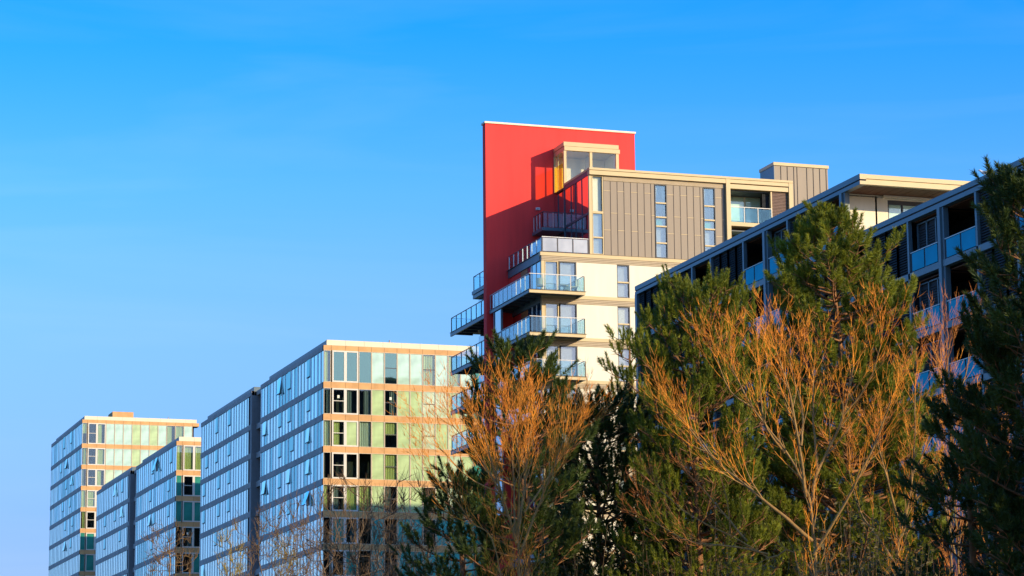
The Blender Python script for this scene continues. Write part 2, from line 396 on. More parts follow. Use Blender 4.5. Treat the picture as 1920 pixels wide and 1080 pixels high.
rows1 = [['h','r','r','r','q','r-','q','q','y-','q','y','q','y'],
         ['k','d-*','k','k','g','k-*','g','g','p-','p','g','p'],
         ['w','h-','g','w','g','b-','g','g','p-','g','p','g'],
         ['d','d-','d','d','g','y-','g','g','g-','g','p','g'],
         ['h','k-','y','y','g','k-','g','g','d','g','p','g'],
         ['d','t','k','d','s','d','s','s','d','s','s','s'],
         ['d','d','t','d','s','d-','s','s','s-','s','s','s']]
op1 = [(0,4,0,.05),(0,10,0,.05),(0,13,0,.16),(0,4,1,.05),(0,10,1,.05),(0,13,1,.05),(0,4,2,.12),(0,9,2,.05),(0,13,2,.05),(0,18,1,.10),
       (0,4,3,.12),(0,10,3,.10),(0,13,3,.06),(0,18,3,.2),(0,4,4,.42),(0,10,4,.05),(0,13,4,.05),(0,10,5,.05),(0,14,5,.05),
       (1,8,0,.05),(1,13,0,.05),(1,8,1,.05),(1,13,1,.05),(1,17,1,.05),(1,8,2,.05),(1,12,2,.05),(1,18,2,.05),(1,8,3,.05),(1,12,3,.05),(1,18,3,.05),(1,9,4,.05),(1,13,4,.05),(1,18,5,.12)]
glass_block('nearest glass office block, tallest in view with striped orange and green windowed end', 232.65, [(232.65,257.7),(261.6,286.3)], 42.08, 9, 75.1, rows1, seed=1, opens=op1, shown_cols=12)
rows2 = [['y','y','y','p','q'],['t','d-','t','t'],['t','t','t','t'],['d','k-*','d','t'],['d','d','t','t'],['d','d','t','t']]
op2 = [(0,2,0,.05),(0,3,1,.05),(0,11,0,.05),(0,9,0,.34),(0,12,1,.05),(0,3,2,.05),(0,12,2,.16),(0,10,2,.05),(0,3,3,.05),(0,11,3,.05),(1,4,0,.05),(1,8,0,.14),(1,4,1,.14),(1,8,1,.05),(1,14,1,.05),(1,5,2,.05),(1,14,2,.05)]
glass_block('middle glass office block, mostly hidden, with only its top end windows sunlit', 299.8, [(299.8,324.8),(328.7,353.2)], 41.85, 9, 75.1, rows2, seed=2, opens=op2, shown_cols=4)
rows3 = [['b','d-','h','q','q','q','g','q','g','q','h','y','q'],['h','d-','y','q','q','q','g','q','q','q','g'],['k','d-','h','p','q','p'],['y','y-','y','g','p'],['h','d-','k'],['t','t','t'],['t','t','t'],['t','t','t']]
op3 = [(0,7,0,.05),(0,12,0,.05),(0,10,1,.18),(0,14,1,.05),(0,6,2,.14),(0,10,2,.05),(0,12,3,.05),(0,7,3,.05),(0,5,4,.05),(0,10,4,.05),(0,10,5,.18),(0,6,5,.05)]
glass_block('farthest glass office block with a plant room on its roof', 366.0, [(366.0,393.6)], 53.15, 13, 75.3, rows3, plant=True, seed=3, opens=op3, shown_cols=13)
# ---------------------------------------------------------------- the tower with the red wall
def railing(parent, path, z, h=1.08, gm='rail', step=.95, post='steel2', top='steel2', pr=.022, inner=False):
    """glass balustrade along a polyline; every bay of glass is a pane of its own"""
    tp = MB()
    for (x0, y0), (x1, y1) in zip(path[:-1], path[1:]):
        L = math.hypot(x1-x0, y1-y0); n = max(1, round(L/step)); ux, uy = (x1-x0)/L, (y1-y0)/L
        for k in range(n+1):
            px, py = x0+ux*L*k/n, y0+uy*L*k/n
            MB().box(px-pr, px+pr, py-pr, py+pr, z+.02, z+h).build('railing_post', M[post], parent)
            if k < n:
                qx, qy = x0+ux*L*(k+1)/n, y0+uy*L*(k+1)/n
                ax, ay, bx, by = px+ux*.05, py+uy*.05, qx-ux*.05, qy-uy*.05
                nx, ny = -uy*.006, ux*.006
                MB().hexa([(ax-nx,ay-ny,z+.06),(bx-nx,by-ny,z+.06),(bx+nx,by+ny,z+.06),(ax+nx,ay+ny,z+.06),
                           (ax-nx,ay-ny,z+h-.05),(bx-nx,by-ny,z+h-.05),(bx+nx,by+ny,z+h-.05),(ax+nx,ay+ny,z+h-.05)]).build('railing_pane', M[gm], parent)
        nx, ny = -uy*.028, ux*.028
        tp.hexa([(x0-nx-ux*.02,y0-ny-uy*.02,z+h),(x1-nx+ux*.02,y1-ny+uy*.02,z+h),(x1+nx+ux*.02,y1+ny+uy*.02,z+h),(x0+nx-ux*.02,y0+ny-uy*.02,z+h),
                 (x0-nx-ux*.02,y0-ny-uy*.02,z+h+.045),(x1-nx+ux*.02,y1-ny+uy*.02,z+h+.045),(x1+nx+ux*.02,y1+ny+uy*.02,z+h+.045),(x0+nx-ux*.02,y0+ny-uy*.02,z+h+.045)])
    tp.build('handrail', M[top], parent)

T = thing('apartment_tower', (70, 180, 0), 'beige and white apartment tower with a tall red end wall and glass balconies', 'building')
YF = 175.8
# red fin wall
rw = MB().box(58.71, 70.40, 183.3, 183.98, 0, 50.13).build('red_wall', M['red'], T)
MB().box(58.62, 70.47, 183.2, 184.08, 50.13, 50.27).build('coping', M['coping'], rw)
wl = MB().box(62.53, 62.83, 183.16, 183.3, 43.84, 44.02).build('wall_lamp', M['postw'], T)
MB().box(62.58, 62.78, 183.14, 183.16, 43.89, 43.97).build('lens', M['metal'], wl)
# white lower walls, floor by floor
FL = [36.15, 33.15, 30.15, 27.15, 24.15, 21.15, 18.15, 15.15, 12.15]
lw = MB()
XR = 79.5
for k, z in enumerate(FL):
    zt = z+2.38
    lw.box(62.97, 66.0, YF, YF+.3, z, zt); lw.box(66.95, XR, YF, YF+.3, z, zt)
lw.box(60.9, XR, YF+.05, YF+.3, 0, FL[-1]-.7)
lw.build('wall', M['cream'], T)
core = MB().box(61.9, 79.2, YF+2.2, 183.0, 0, 39.0); core.build('interior_wall', M['room'], T)
for k, z in enumerate([39.15]+FL):
    top = z if k else 39.15
    f = MB().box(60.27 if k == 0 else 60.35, XR, YF-.06, YF+.32, top-.25, top).build('floor_fascia', M['fascia'], T)
    lv = MB()
    for j in range(3): lv.box(60.36, XR, YF-.03+.0*j, YF+.3, top-.36-.115*j, top-.275-.115*j)
    lv.box(60.40, XR, YF+.02, YF+.28, top-.62, top-.255)
    lv.build('louvre_strip', M['louvre'], f)
    # slab edge on the shaded side
    MB().box(60.33, 61.9, YF+.33, 183.2, top-.56, top-.01).build('slab', M['steel'], T)
def tower_window(x0, x1, z0, z1, Y, splits=(), gm='towerglass', back=None, fm='dframe', backz=None):
    w, h = x1-x0, z1-z0
    o = MB().box(x0+.04, x1-.04, Y+.10, Y+.12, z0+.04, z1-.04).build('window', M[gm], T)
    f = MB().box(x0, x0+.05, Y+.0, Y+.14, z0, z1).box(x1-.07, x1, Y+.0, Y+.14, z0, z1).box(x0+.05, x1-.07, Y+.0, Y+.14, z0, z0+.05).box(x0+.05, x1-.07, Y+.0, Y+.14, z1-.05, z1)
    f.build('frame', M[fm], o)
    if splits:
        for zz in splits: MB().box(x0+.05, x1-.07, Y-.01, Y+.13, zz-.05, zz+.05).build('rail', M['fascia'], o)
    if back:
        za, zb = backz or (z0, z1)
        MB().box(x0+.06, x1-.08, Y+.30, Y+.32, za+.03, zb-.03).build('blind', M[back], o)
    return o
for k, z in enumerate(FL[:6]):
    tower_window(60.62, 61.62, z+.02, z+2.38, YF, (), back='blindw', fm='fascia')
    tower_window(61.70, 62.96, z+.02, z+2.38, YF, (), back='blindw')
    MB().box(60.36, 60.60, YF+.01, YF+.25, z, z+2.38).build('corner_post', M['fascia'], T)
    tower_window(66.0, 66.95, z+.02, z+2.36, YF, (z+1.12,), back='blindw' if k != 1 else 'blindl')
    # shaded return wall: two panes, a dark door, orange timber panel, then a glazed bay
    for a, b, mm, nm in ((YF+.35, YF+1.25, 'skyglass', 'side_window'), (YF+1.3, YF+2.2, 'skyglass', 'side_window'), (YF+2.3, YF+3.2, 'skyglass', 'side_window'), (YF+3.25, YF+4.75, 'orange', 'timber_panel'), (YF+4.8, 183.25, 'red', 'wall')):
        MB().box(60.42, 60.50, a, b, z, z+2.43).build(nm, M[mm], T)
    MB().box(60.38, 60.46, YF+1.25, YF+1.3, z, z+2.43).box(60.38, 60.46, YF+2.2, YF+2.3, z, z+2.43).build('mullion', M['postw'], T)
    if z < 36:
        b = MB().box(58.98, 59.02, 180.75, 182.25, z+.02, z+2.7).build('winter_garden', M['skyglass'], T)
        MB().box(58.93, 59.06, 180.62, 180.74, z, z+2.72).box(58.93, 59.06, 182.26, 182.36, z, z+2.72).box(58.94, 59.05, 180.74, 182.26, z+1.02, z+1.10).build('frame', M['steel'], b)
        MB().box(59.06, 60.38, 182.3, 182.4, z, z+2.72).build('wall', M['red'], T)
# balconies of the front corner
def balcony(z, yend, back=False):
    b = thing('balcony', (60, 175, z), None, None); b.parent = T; WPOS[b] = Vector((60,175,z)); b.location = WPOS[b]-WPOS[T]
    s = MB()
    s.box(58.84, 63.08, 174.12, 175.70, z-.03, z).box(58.84, 60.30, 175.70, yend, z-.03, z)
    s.build('deck', M['steel2'], b)
    MB().box(58.9, 63.03, 174.18, 174.30, z-.25, z-.035).build('edge_beam', M['fascia'], b)
    MB().box(58.885, 59.0, 174.305, yend, z-.25, z-.035).box(62.90, 63.025, 174.305, 175.7, z-.25, z-.035).build('side_beam', M['steel'], b)
    u = MB().box(59.01, 62.89, 174.31, 175.70, z-.10, z-.036).box(59.01, 60.30, 175.70, yend-.02, z-.10, z-.036)
    for k in range(6): u.box(59.01, 60.30, 175.9+k*1.2, 176.02+k*1.2, z-.23, z-.101) if 176.02+k*1.2 < yend else None
    u.build('underside', M['steel2'], b)
    railing(b, [(58.95, yend-.05), (58.95, 174.25), (62.97, 174.25), (62.97, 175.68)], z, gm='rail', post='metal', top='metal')
    return b
balcony(36.15, 183.2); balcony(33.15, 180.6); balcony(30.15, 180.6); balcony(27.15, 180.6)
# terrace on top of the white floors
tr = thing('roof_terrace', (62, 179, 39.15), None, None); tr.parent = T; WPOS[tr] = Vector((62,179,39.15)); tr.location = WPOS[tr]-WPOS[T]
MB().box(60.25, 63.9, YF-.08, 183.28, 39.15, 39.18).build('deck', M['steel2'], tr)
railing(tr, [(60.45, YF+.05), (63.88, YF+.05)], 39.18, h=1.06, gm='railG', step=1.14, post='dframe', top='postw', pr=.03)
railing(tr, [(60.40, 183.1), (60.40, YF+.12)], 39.18, h=1.0, gm='rail', step=1.05, post='postw', top='steel2', pr=.03)
# penthouse: tan zinc over two storeys
XP = 63.97
ZB, ZH = 39.2, 44.57
cl = MB(); sm = MB(); hz = MB()
strips = [(65.10, 69.0), (69.92, 72.74), (73.66, 74.42)]
k = 0
for a, b in strips:
    cl.box(a, b, YF+.06, YF+.3, ZB, ZH)
    x = a+.53
    xs = [a]
    while x < b-.2: xs.append(x); x += .513
    for i, xx in enumerate(xs):
        if i: sm.box(xx-.014, xx+.014, YF+.035, YF+.059, ZB+.01, ZH-.01)
        w = (xs[i+1] if i+1 < len(xs) else b)
        for zz in ((43.85, 41.0) if k % 2 == 0 else (42.25,)):
            hz.box(xx+.016, w-.016, YF+.04, YF+.058, zz, zz+.03)
        k += 1
zc = cl.build('zinc_cladding', M['zinc'], T)
sm.build('standing_seam', M['seam'], zc); hz.build('cross_seam', M['fascia'], zc)
rv = MB()
for j in range(4): rv.box(65.08, 74.42, YF-.0, YF+.28, 44.60+.078*j, 44.65+.078*j)
rv.box(65.08, 74.42, YF+.03, YF+.29, 44.58, 44.92); rv.build('louvre_strip', M['louvre'], T)
for a, b in ((69.0, 69.92), (72.74, 73.66)):
    o = tower_window(a, b, ZB, 44.55, YF, (43.2, 42.17, 41.5, 40.28), gm='towerglass', fm='dframe')
    MB().box(a+.06, b-.08, YF+.30, YF+.32, 41.52, 42.12).build('spandrel', M['green2'], o)
    MB().box(a+.06, b-.08, YF+.40, YF+.42, 39.2, 41.48).build('blind', M['blindw'], o)
    MB().box(a+.06, b-.08, YF+.75, YF+.77, 42.1, 44.5).build('backing', M['blindw'], o)
    c = MB()
    for q in range(5):
        y = YF+.35+.03*(q % 2)
        c.poly([(a+.07+q*.05, y, 44.5), (a+.12+q*.05, y+.02, 44.5), (a+.10+q*.01, y+.02, 43.24), (a+.07+q*.01, y, 43.24)])
        c.poly([(b-.10-q*.05, y, 44.5), (b-.15-q*.05, y+.02, 44.5), (b-.13-q*.01, y+.02, 43.24), (b-.10-q*.01, y, 43.24)])
    c.build('curtain', M['curtW'], o)
o = tower_window(64.22, 65.06, 42.27, 44.9, YF, (), gm='thin', back='blindl', fm='fascia')
tower_window(64.22, 65.06, ZB, 42.2, YF, (40.42,), gm='towerglass', back='blindw', fm='fascia')
MB().box(XP+.02, 64.20, YF+.0, YF+.2, ZB, 44.92).build('corner_post', M['fascia'], T)
MB().box(64.20, 65.07, YF-.01, YF+.2, 42.2, 42.27).build('sill', M['fascia'], T)
MB().box(65.065, 65.095, YF-.01, YF+.2, ZB, 44.92).build('reveal', M['dframe'], T)
# roof edge
rf = MB().box(XP-.02, 79.68, YF-.25, 181.0, 45.26, 45.42).build('roof', M['fascia'], T)
MB().box(XP, 74.42, YF-.20, YF+.25, 44.93, 45.235).build('lower_fascia', M['fascia'], rf)
MB().box(XP+.001, XP+.2, YF+.26, 181.0, 44.93, 45.235).box(XP+.03, 79.5, YF-.12, 180.9, 45.236, 45.259).build('side_fascia', M['steel2'], rf)
MB().box(XP+.3, 79.4, YF+.4, 183, 45.0, 45.23).build('ceiling', M['room'], rf)
# loggia bay at the right end
MB().box(74.44, 74.76, YF-.22, YF+.3, 12, 45.25).build('column', M['fascia'], T)
MB().box(79.37, 79.68, YF-.22, YF+.3, 12, 45.25).build('column', M['fascia'], T)
MB().box(74.77, 79.36, YF-.20, YF+.25, 44.98, 45.24).box(74.77, 79.36, YF-.17, YF+.25, 44.58, 44.90).build('beam', M['fascia'], T)
for zf in (42.12, 39.15):
    lb = thing('loggia', (77, 176, zf), None, None); lb.parent = T; WPOS[lb] = Vector((77,176,zf)); lb.location = WPOS[lb]-WPOS[T]
    MB().box(74.77, 78.05, YF-.15, YF+2.0, zf-.28, zf).build('floor_edge', M['fascia'], lb)
    MB().box(74.77, 78.05, YF+.2, YF+2.0, zf+2.36, zf+2.44).build('ceiling', M['steel2'], lb)
    bw = MB()
    for a, b in ((74.78, 75.45), (75.6, 76.65), (76.8, 77.95)): bw.box(a, b, YF+1.8, YF+1.84, zf+.02, zf+2.3)
    bw.build('sliding_door', M['palew'], lb)
    MB().box(74.78, 78.0, YF+1.86, YF+1.95, zf, zf+2.36).build('door_frame', M['coping'], lb)
    sl = MB()
    for q in range(14): sl.box(77.45, 78.0, YF+.3, YF+.36, zf+1.05+q*.09, zf+1.10+q*.09)
    sl.build('slatted_screen', M['dtimber'], lb)
    railing(lb, [(74.8, YF-.05), (78.02, YF-.05)], zf, h=1.12, gm='rail', step=1.05, post='metal', top='metal')
MB().box(77.98, 78.08, YF-.05, YF+.25, 39, 44.57).build('slat_post', M['fascia'], T)
tp = MB()
for q in range(48): tp.box(78.09, 79.30, YF+.02, YF+.08, 39.3+q*.11, 39.38+q*.11)
tp.box(78.09, 79.30, YF+.09, YF+.15, 39.2, 44.57); tp.build('timber_screen', M['timber'], T)
MB().box(74.8, 79.3, YF+2.05, 183, 12, 45.0).box(79.4, 79.9, YF+.5, 183, 0, 45.1).build('rear_wall', M['room'], T)
# zinc stair head on the roof and the lower east part of the tower
sh = MB().box(79.10, 83.40, 177.5, 180.0, 0, 46.98).build('stair_head', M['zinc'], T)
ss = MB()
for q in range(1, 9): ss.box(79.1+q*.52-.012-(.26 if q in (4,) else 0), 79.1+q*.52+.012-(.26 if q in (4,) else 0), 177.46, 177.499, 30, 46.95)
ss.build('standing_seam', M['seam'], sh)
MB().box(79.02, 83.46, 177.42, 180.1, 46.99, 47.22).build('coping', M['fascia'], sh)
MB().box(79.06, 79.095, 177.46, 180.0, 40, 46.97).build('shaded_side', M['steel'], sh)  # shadow side of the zinc box, its shade put into a darker colour
MB().box(83.5, 118, 177.0, 187.2, 0, 43.2).build('rear_wing', M['zinc'], T)
# glazed side of the penthouse
for (y0, y1) in ((YF+.2, 177.28), (177.34, 178.62), (178.68, 179.58), (179.64, 180.92), (181.05, 182.38), (182.44, 183.28)):
    for (z0, z1) in ((39.25, 42.08), (42.26, 44.9)):
        MB().box(XP+.03, XP+.06, y0, y1, z0, z1).build('side_window', M['redglass'], T)
mu = MB()
for y in (177.31, 178.65, 179.61, 180.98, 182.41): mu.box(XP-.01, XP+.10, y-.03, y+.03, 39.2, 44.92)
mu.box(XP-.02, XP+.10, YF+.2, 183.28, 42.09, 42.25); mu.build('side_mullion', M['steel2'], T)
MB().box(XP-.03, XP+.10, 180.99, 181.07, 39.2, 45.2).build('mullion_post', M['steel'], T)
MB().box(XP+.4, 74.3, YF+1.0, 183.2, 39.2, 44.95).build('interior_wall', M['room'], T)
# small balcony against the red wall
sb = thing('small_balcony', (63, 182, 42.1), None, None); sb.parent = T; WPOS[sb] = Vector((63,182,42.1)); sb.location = WPOS[sb]-WPOS[T]
MB().box(62.24, 63.93, 181.0, 183.25, 41.86, 42.1).build('deck', M['steel'], sb)
railing(sb, [(62.32, 183.1), (62.32, 181.08), (63.9, 181.08)], 42.1, h=1.12, gm='rail', step=.75, post='postw', top='steel2', pr=.02)
# glass room on the roof
gr = thing('roof_glass_room', (66, 182, 45.2), None, None); gr.parent = T; WPOS[gr] = Vector((66,182,45.2)); gr.location = WPOS[gr]-WPOS[T]
X0, X1, Y0, Y1 = 63.97, 68.25, 181.0, 183.29
MB().box(X0, X1, Y0, Y1, 48.26, 48.57).box(X0+.03, X1+.07, Y0-.06, Y1, 47.92, 48.225).box(X0+.1, X1-.1, Y0+.1, Y1, 48.225, 48.26).build('roof', M['fascia'], gr)
for q in ((X0, X0+.2, Y0, Y0+.2), (65.98, 66.18, Y0, Y0+.15), (X1-.22, X1, Y0, Y0+.2), (X0, X0+.10, Y1-.12, Y1)): MB().box(*q, 45.2, 47.915).build('post', M['fascia'], gr)
MB().box(X0+.02, X0+.08, 182.38, 182.46, 45.2, 47.915).build('side_mullion', M['fascia'], gr)
for a, b in ((X0+.21, 65.97), (66.19, X1-.23)): MB().box(a, b, Y0+.06, Y0+.08, 45.2, 47.91).build('window', M['thin'], gr)
for a, b in ((Y0+.21, 182.37), (182.47, Y1-.13)): 
    MB().box(X0+.04, X0+.06, a, b, 47.06, 47.91).build('side_window', M['thin'], gr)
    MB().box(X0+.04, X0+.06, a, b, 45.2, 47.05).build('side_window', M['yellowg'], gr)
MB().box(X1-.3, X1-.23, Y0+.2, Y1, 45.2, 47.9).build('wall', M['cream'], gr)
MB().box(X0+.12, X1-.31, 183.22, 183.285, 45.26, 47.9).build('back_wall', M['cream'], gr)
MB().box(X0+.1, X1-.3, Y0+.1, Y1, 45.2, 45.25).build('floor', M['coping'], gr)
MB().box(66.3, 66.34, Y0+.9, Y0+1.9, 45.3, 47.9).build('curtain', M['curtW'], gr)
# rear part of the tower beyond the red wall
MB().box(60.6, 70, 184.0, 190.8, 0, 38.25).build('rear_part', M['room'], T)
for z in (36.13, 33.13, 30.13, 27.13):
    for a, b in ((184.05, 185.6), (185.66, 187.2), (187.26, 188.9), (188.96, 190.75)):
        if z < 36.2 or b < 187.3: MB().box(60.45, 60.5, a, b, z, z+2.42).build('side_window', M['skyglass'], T)
    m = MB()
    for y in (185.63, 187.23, 188.93): m.box(60.40, 60.55, y-.03, y+.03, z, z+2.42)
    m.build('side_mullion', M['steel2'], T)
    rb = thing('rear_balcony', (60, 188, z), None, None); rb.parent = T; WPOS[rb] = Vector((60,188,z)); rb.location = WPOS[rb]-WPOS[T]
    MB().box(58.84, 60.6, 184.0, 192.95, z-.03, z).box(60.6, 64, 190.85, 192.95, z-.03, z).build('deck', M['steel2'], rb)
    MB().box(58.88, 59.0, 184.0, 192.9, z-.30, z-.035).build('side_beam', M['steel'], rb)
    u = MB().box(59.01, 60.58, 184.0, 192.8, z-.12, z-.036)
    for k in range(7): u.box(59.01, 60.4, 184.5+k*1.25, 184.62+k*1.25, z-.28, z-.121)
    u.build('underside', M['steel2'], rb)
    railing(rb, [(58.95, 184.05), (58.95, 192.8), (62, 192.8)], z, gm='rail', step=1.25, post='steel2', top='steel2', pr=.03)
ub = thing('upper_terrace', (60, 186, 38.25), None, None); ub.parent = T; WPOS[ub] = Vector((60,186,38.25)); ub.location = WPOS[ub]-WPOS[T]
MB().box(58.86, 61, 184.0, 187.1, 37.68, 37.94).box(58.80, 61, 184.0, 187.16, 37.98, 38.25).build('deck', M['steel'], ub)
railing(ub, [(58.92, 184.05), (58.92, 187.0), (61, 187.0)], 38.25, gm='rail', step=1.2, post='steel2', top='steel2', pr=.03)

# furniture on the upper front balcony
def tub_chair(x, y, z, rot, label, oval):
    t = thing('balcony_chair', (x, y, z), label, 'chair'); t.rotation_euler.z = rot
    def put(nm, mb, m): return link(nm, mb.mesh(nm, m), t, WPOS[t])
    s = MB().box(-.27, .27, -.25, .25, .36, .44); put('seat', s, M['wicker'])
    b = MB(); n = 10
    for i in range(n):
        for j in range(6):
            def q(i, j):
                a = PI*(i/n)*.9+PI*.05; hh = .44+.46*j/6
                wv = .30*(1+.10*j/6)*(1-.35*(j/6)**3 if oval else 1)
                return (wv*math.cos(a), .08+.26*math.sin(a)*(1+.15*j/6), hh)
            b.poly([q(i,j), q(i+1,j), q(i+1,j+1), q(i,j+1)])
    b.sm = True; put('backrest', b, M['wicker'])
    for sx in (-.22, .22):
        for sy in (-.2, .2): put('leg', MB().tube([(sx*1.1, sy*1.1, 0), (sx, sy, .37)], .018, 6), M['dframe'])
tub_chair(60.0, 174.95, 36.15, 2.6, 'square backed wicker chair at the corner of the upper balcony', False)
tub_chair(62.45, 174.95, 36.15, -1.9, 'round backed pale chair at the right end of the upper balcony', True)
tb = thing('balcony_table', (61.7, 174.85, 36.15), 'small dark table beside the round backed balcony chair', 'table')
MB().tube([(61.7,174.85,36.60),(61.7,174.85,36.63)], .30, 16).build('tabletop', M['wicker'], tb)
for a in (0, 2.1, 4.2): MB().tube([(61.7+.25*math.cos(a),174.85+.25*math.sin(a),36.15),(61.7-.12*math.cos(a),174.85-.12*math.sin(a),36.6)], .018, 6).build('leg', M['dframe'], tb)
# ---------------------------------------------------------------- the long stepped block in the foreground
B = thing('stepped_apartment_block', (67, 125, 0), 'long blue grey apartment block with timber louvres, stepping down one storey', 'building')
XB = 59.0
def beam(y0, y1, z0, z1, x0=XB, nm='fascia', m='steel'): return MB().box(x0, x0+.35, y0, y1, z0, z1).build(nm, M[m], B)
def main_post(y, zt):
    MB().box(XB-.06, XB+.22, y-.14, y+.14, 0, zt).box(XB+.03, XB+.30, y-.36, y-.16, 0, zt-.02).build('post', M['steel'], B)
def thin_post(y, z0, zt, w=.09): MB().box(XB-.0, XB+.2, y-w, y+w, z0, zt).build('post', M['steel'], B)
def louvre_run(y0, y1, z0, z1, x=XB+.12):
    n = max(1, round((y1-y0)/1.15)); w = (y1-y0)/n
    for k in range(n):
        a, b = y0+k*w, y0+(k+1)*w
        p = MB(); h = z1-z0; q = int(h/.13)
        for j in range(q):
            z = z0+.02+j*.13
            p.hexa([(x,a+.07,z),(x+.02,a+.07,z-.0),(x+.02,b-.07,z),(x,b-.07,z),(x+.07,a+.07,z+.10),(x+.09,a+.07,z+.10),(x+.09,b-.07,z+.10),(x+.07,b-.07,z+.10)])
        p.box(x+.11, x+.13, a+.05, b-.05, z0, z1)
        o = p.build('louvre_panel', M['dtimber'], B)
        MB().box(x-.06, x+.05, a-.035, a+.035, z0, z1).box(x-.06, x+.05, b-.035, b+.034, z0, z1).build('frame', M['steel'], o)
def bay(y0, y1, zf, zt, screened, parapet='railB'):
    """open balcony bay between posts with a glass balustrade"""
    b = thing('balcony', (XB, (y0+y1)/2, zf), None, None); b.parent = B; WPOS[b] = Vector((XB,(y0+y1)/2,zf)); b.location = WPOS[b]-WPOS[B]
    n = 2; w = (y1-y0-.1)/n
    for k in range(n):
        MB().box(XB+.05, XB+.075, y0+.06+k*w+.07, y0+.06+(k+1)*w-.07, zf+.06, zf+.95).build('railing_pane', M[parapet], b)
    MB().box(XB+.01, XB+.10, y0+.02, y1-.02, zf+.955, zf+.99).build('handrail', M['postw'], b)
    for k in range(n+1): MB().box(XB+.08, XB+.13, y0+.06+k*w-.06, y0+.06+k*w+.06, zf, zf+.95).build('railing_post', M['steel2'], b)
    # recess: floor, ceiling, back wall with a window, cheeks
    MB().box(XB+.36, XB+2.2, y0-.1, y1+.1, zf-.02, zf+.01).build('deck', M['steel2'], b)
    MB().box(XB+.36, XB+2.2, y0-.1, y1+.1, zt-.06, zt-.01).build('ceiling', M['soffit'], b)
    if screened:
        nn = 3; ww = (y1-y0)/nn
        for k in range(nn):
            p = MB(); a, e = y0+k*ww, y0+(k+1)*ww
            for j in range(int((zt-.25-zf)/.13)): p.box(XB+.50, XB+.53, a+.05, e-.05, zf+.02+j*.13, zf+.11+j*.13)
            p.box(XB+.55, XB+.57, a+.03, e-.03, zf, zt-.2)
            p.build('slatted_screen', M['dtimber'], b)
        m = MB()
        for k in range(nn+1): m.box(XB+.44, XB+.52, y0+k*ww-.04, y0+k*ww+.04, zf, zt-.14)
        m.box(XB+.44, XB+.52, y0, y1, zt-.2, zt-.14); m.build('screen_frame', M['steel'], b)
    else:
        MB().box(XB+2.0, XB+2.1, y0-.1, y1+.1, zf, zt).build('back_wall', M['dtimber'], b)
        d = MB().box(XB+1.96, XB+1.99, y0+.4, y0+1.6, zf+.05, zf+2.1); d.build('door', M['skyglass'], b)
# heights
ZA, ZR = 32.65, 29.65
secA = dict(y0=121.8, y1=154.05); 
# wing A (rear, one storey taller)
beam(121.8, 154.05, 32.37, ZA); MB().box(XB+.04, XB+.3, 121.83, 154.0, 32.29, 32.375).build('shadow_gap', M['joint'], B); beam(121.8, 154.05, 32.10, 32.29)
ra = MB().box(XB+.36, 76, 124.0, 153.9, 32.2, ZA-.03); ra.build('roof', M['steel2'], B)
# overhanging roof end with timber soffit
ov = MB().box(XB+.36, 72, 121.81, 124.0, 32.42, ZA-.004).box(XB+.36, 72, 121.83, 122.1, 32.12, 32.33).box(XB+.4, 72, 121.87, 122.0, 32.33, 32.42).build('overhang', M['fascia'], B)
MB().box(XB+.005, XB+.36, 121.785, 121.8, 32.375, ZA-.004).box(XB+.005, XB+.36, 121.785, 121.8, 32.105, 32.285).build('end_fascia', M['fascia'], ov)
so_ = MB()
for k in range(24): so_.box(XB+.36+k*.5, XB+.36+k*.5+.47, 122.1, 124.15, 32.14, 32.18)
so_.box(XB+.36, 72, 122.1, 124.15, 32.19, 32.3); so_.build('soffit', M['soffit'], ov)
ew = MB().box(XB+.38, 61.72, 124.2, 124.45, 29.6, 32.2).box(61.72, 72, 124.2, 124.45, 31.95, 32.2).box(65, 72, 124.2, 124.45, 29.6, 31.95).box(61.4, 72, 123.95, 124.19, 32.02, 32.135).build('end_wall', M['cream'], B)
ewd = MB()
for a, b in ((61.80, 62.50), (62.62, 63.9), (64.0, 64.95)): ewd.box(a, b, 124.26, 124.28, 29.62, 31.72)
ww_ = ewd.build('end_window', M['palew'], B)
MB().box(61.73, 64.99, 124.22, 124.34, 31.73, 31.94).box(61.73, 61.79, 124.22, 124.34, 29.6, 31.73).box(62.51, 62.61, 124.22, 124.34, 29.6, 31.73).box(63.91, 63.99, 124.22, 124.34, 29.6, 31.73).build('frame', M['dframe'], ww_)
# wing B (near, lower)
beam(96.0, 121.78, 29.39, ZR); MB().box(XB+.04, XB+.3, 96.0, 121.75, 29.30, 29.395).build('shadow_gap', M['joint'], B); beam(96.0, 121.78, 29.08, 29.30)
MB().box(XB+.36, 76, 96.0, 124.0, 29.2, ZR-.03).build('roof', M['steel2'], B)
MB().box(XB+2.3, 75.5, 96.2, 124.0, 0, 29.25).box(XB+2.3, 75.5, 124.46, 153.5, 0, 32.25).build('interior_wall', M['room'], B)
MB().box(XB+.05, 75, 153.75, 154.0, 0, 32.2).build('end_cladding', M['steel'], B)
floorsA = [(29.5, 32.10), (26.5, 29.18), (23.5, 26.18), (20.5, 23.18), (17.5, 20.18)]
floorsB = floorsA[1:] + [(14.5, 17.18)]
for (zf, zt) in floorsA:
    if zf < 29: pass
    beam(124.15 if zf > 29 else 121.8, 154.0, zf-.32, zf, nm='floor_beam')
    louvre_run(124.2 if zf < 29 else 126.9, 130.9, zf+.02, zt-.01)
    bay(130.95, 133.55, zf, zt, True)
    bay(134.25, 136.9, zf, zt, False)
    louvre_run(137.1, 141.7, zf+.02, zt-.01)
    bay(141.9, 144.6, zf, zt, False); louvre_run(144.7, 153.7, zf+.02, zt-.01)
    if zf > 29: bay(124.3, 126.75, zf, zt, False)
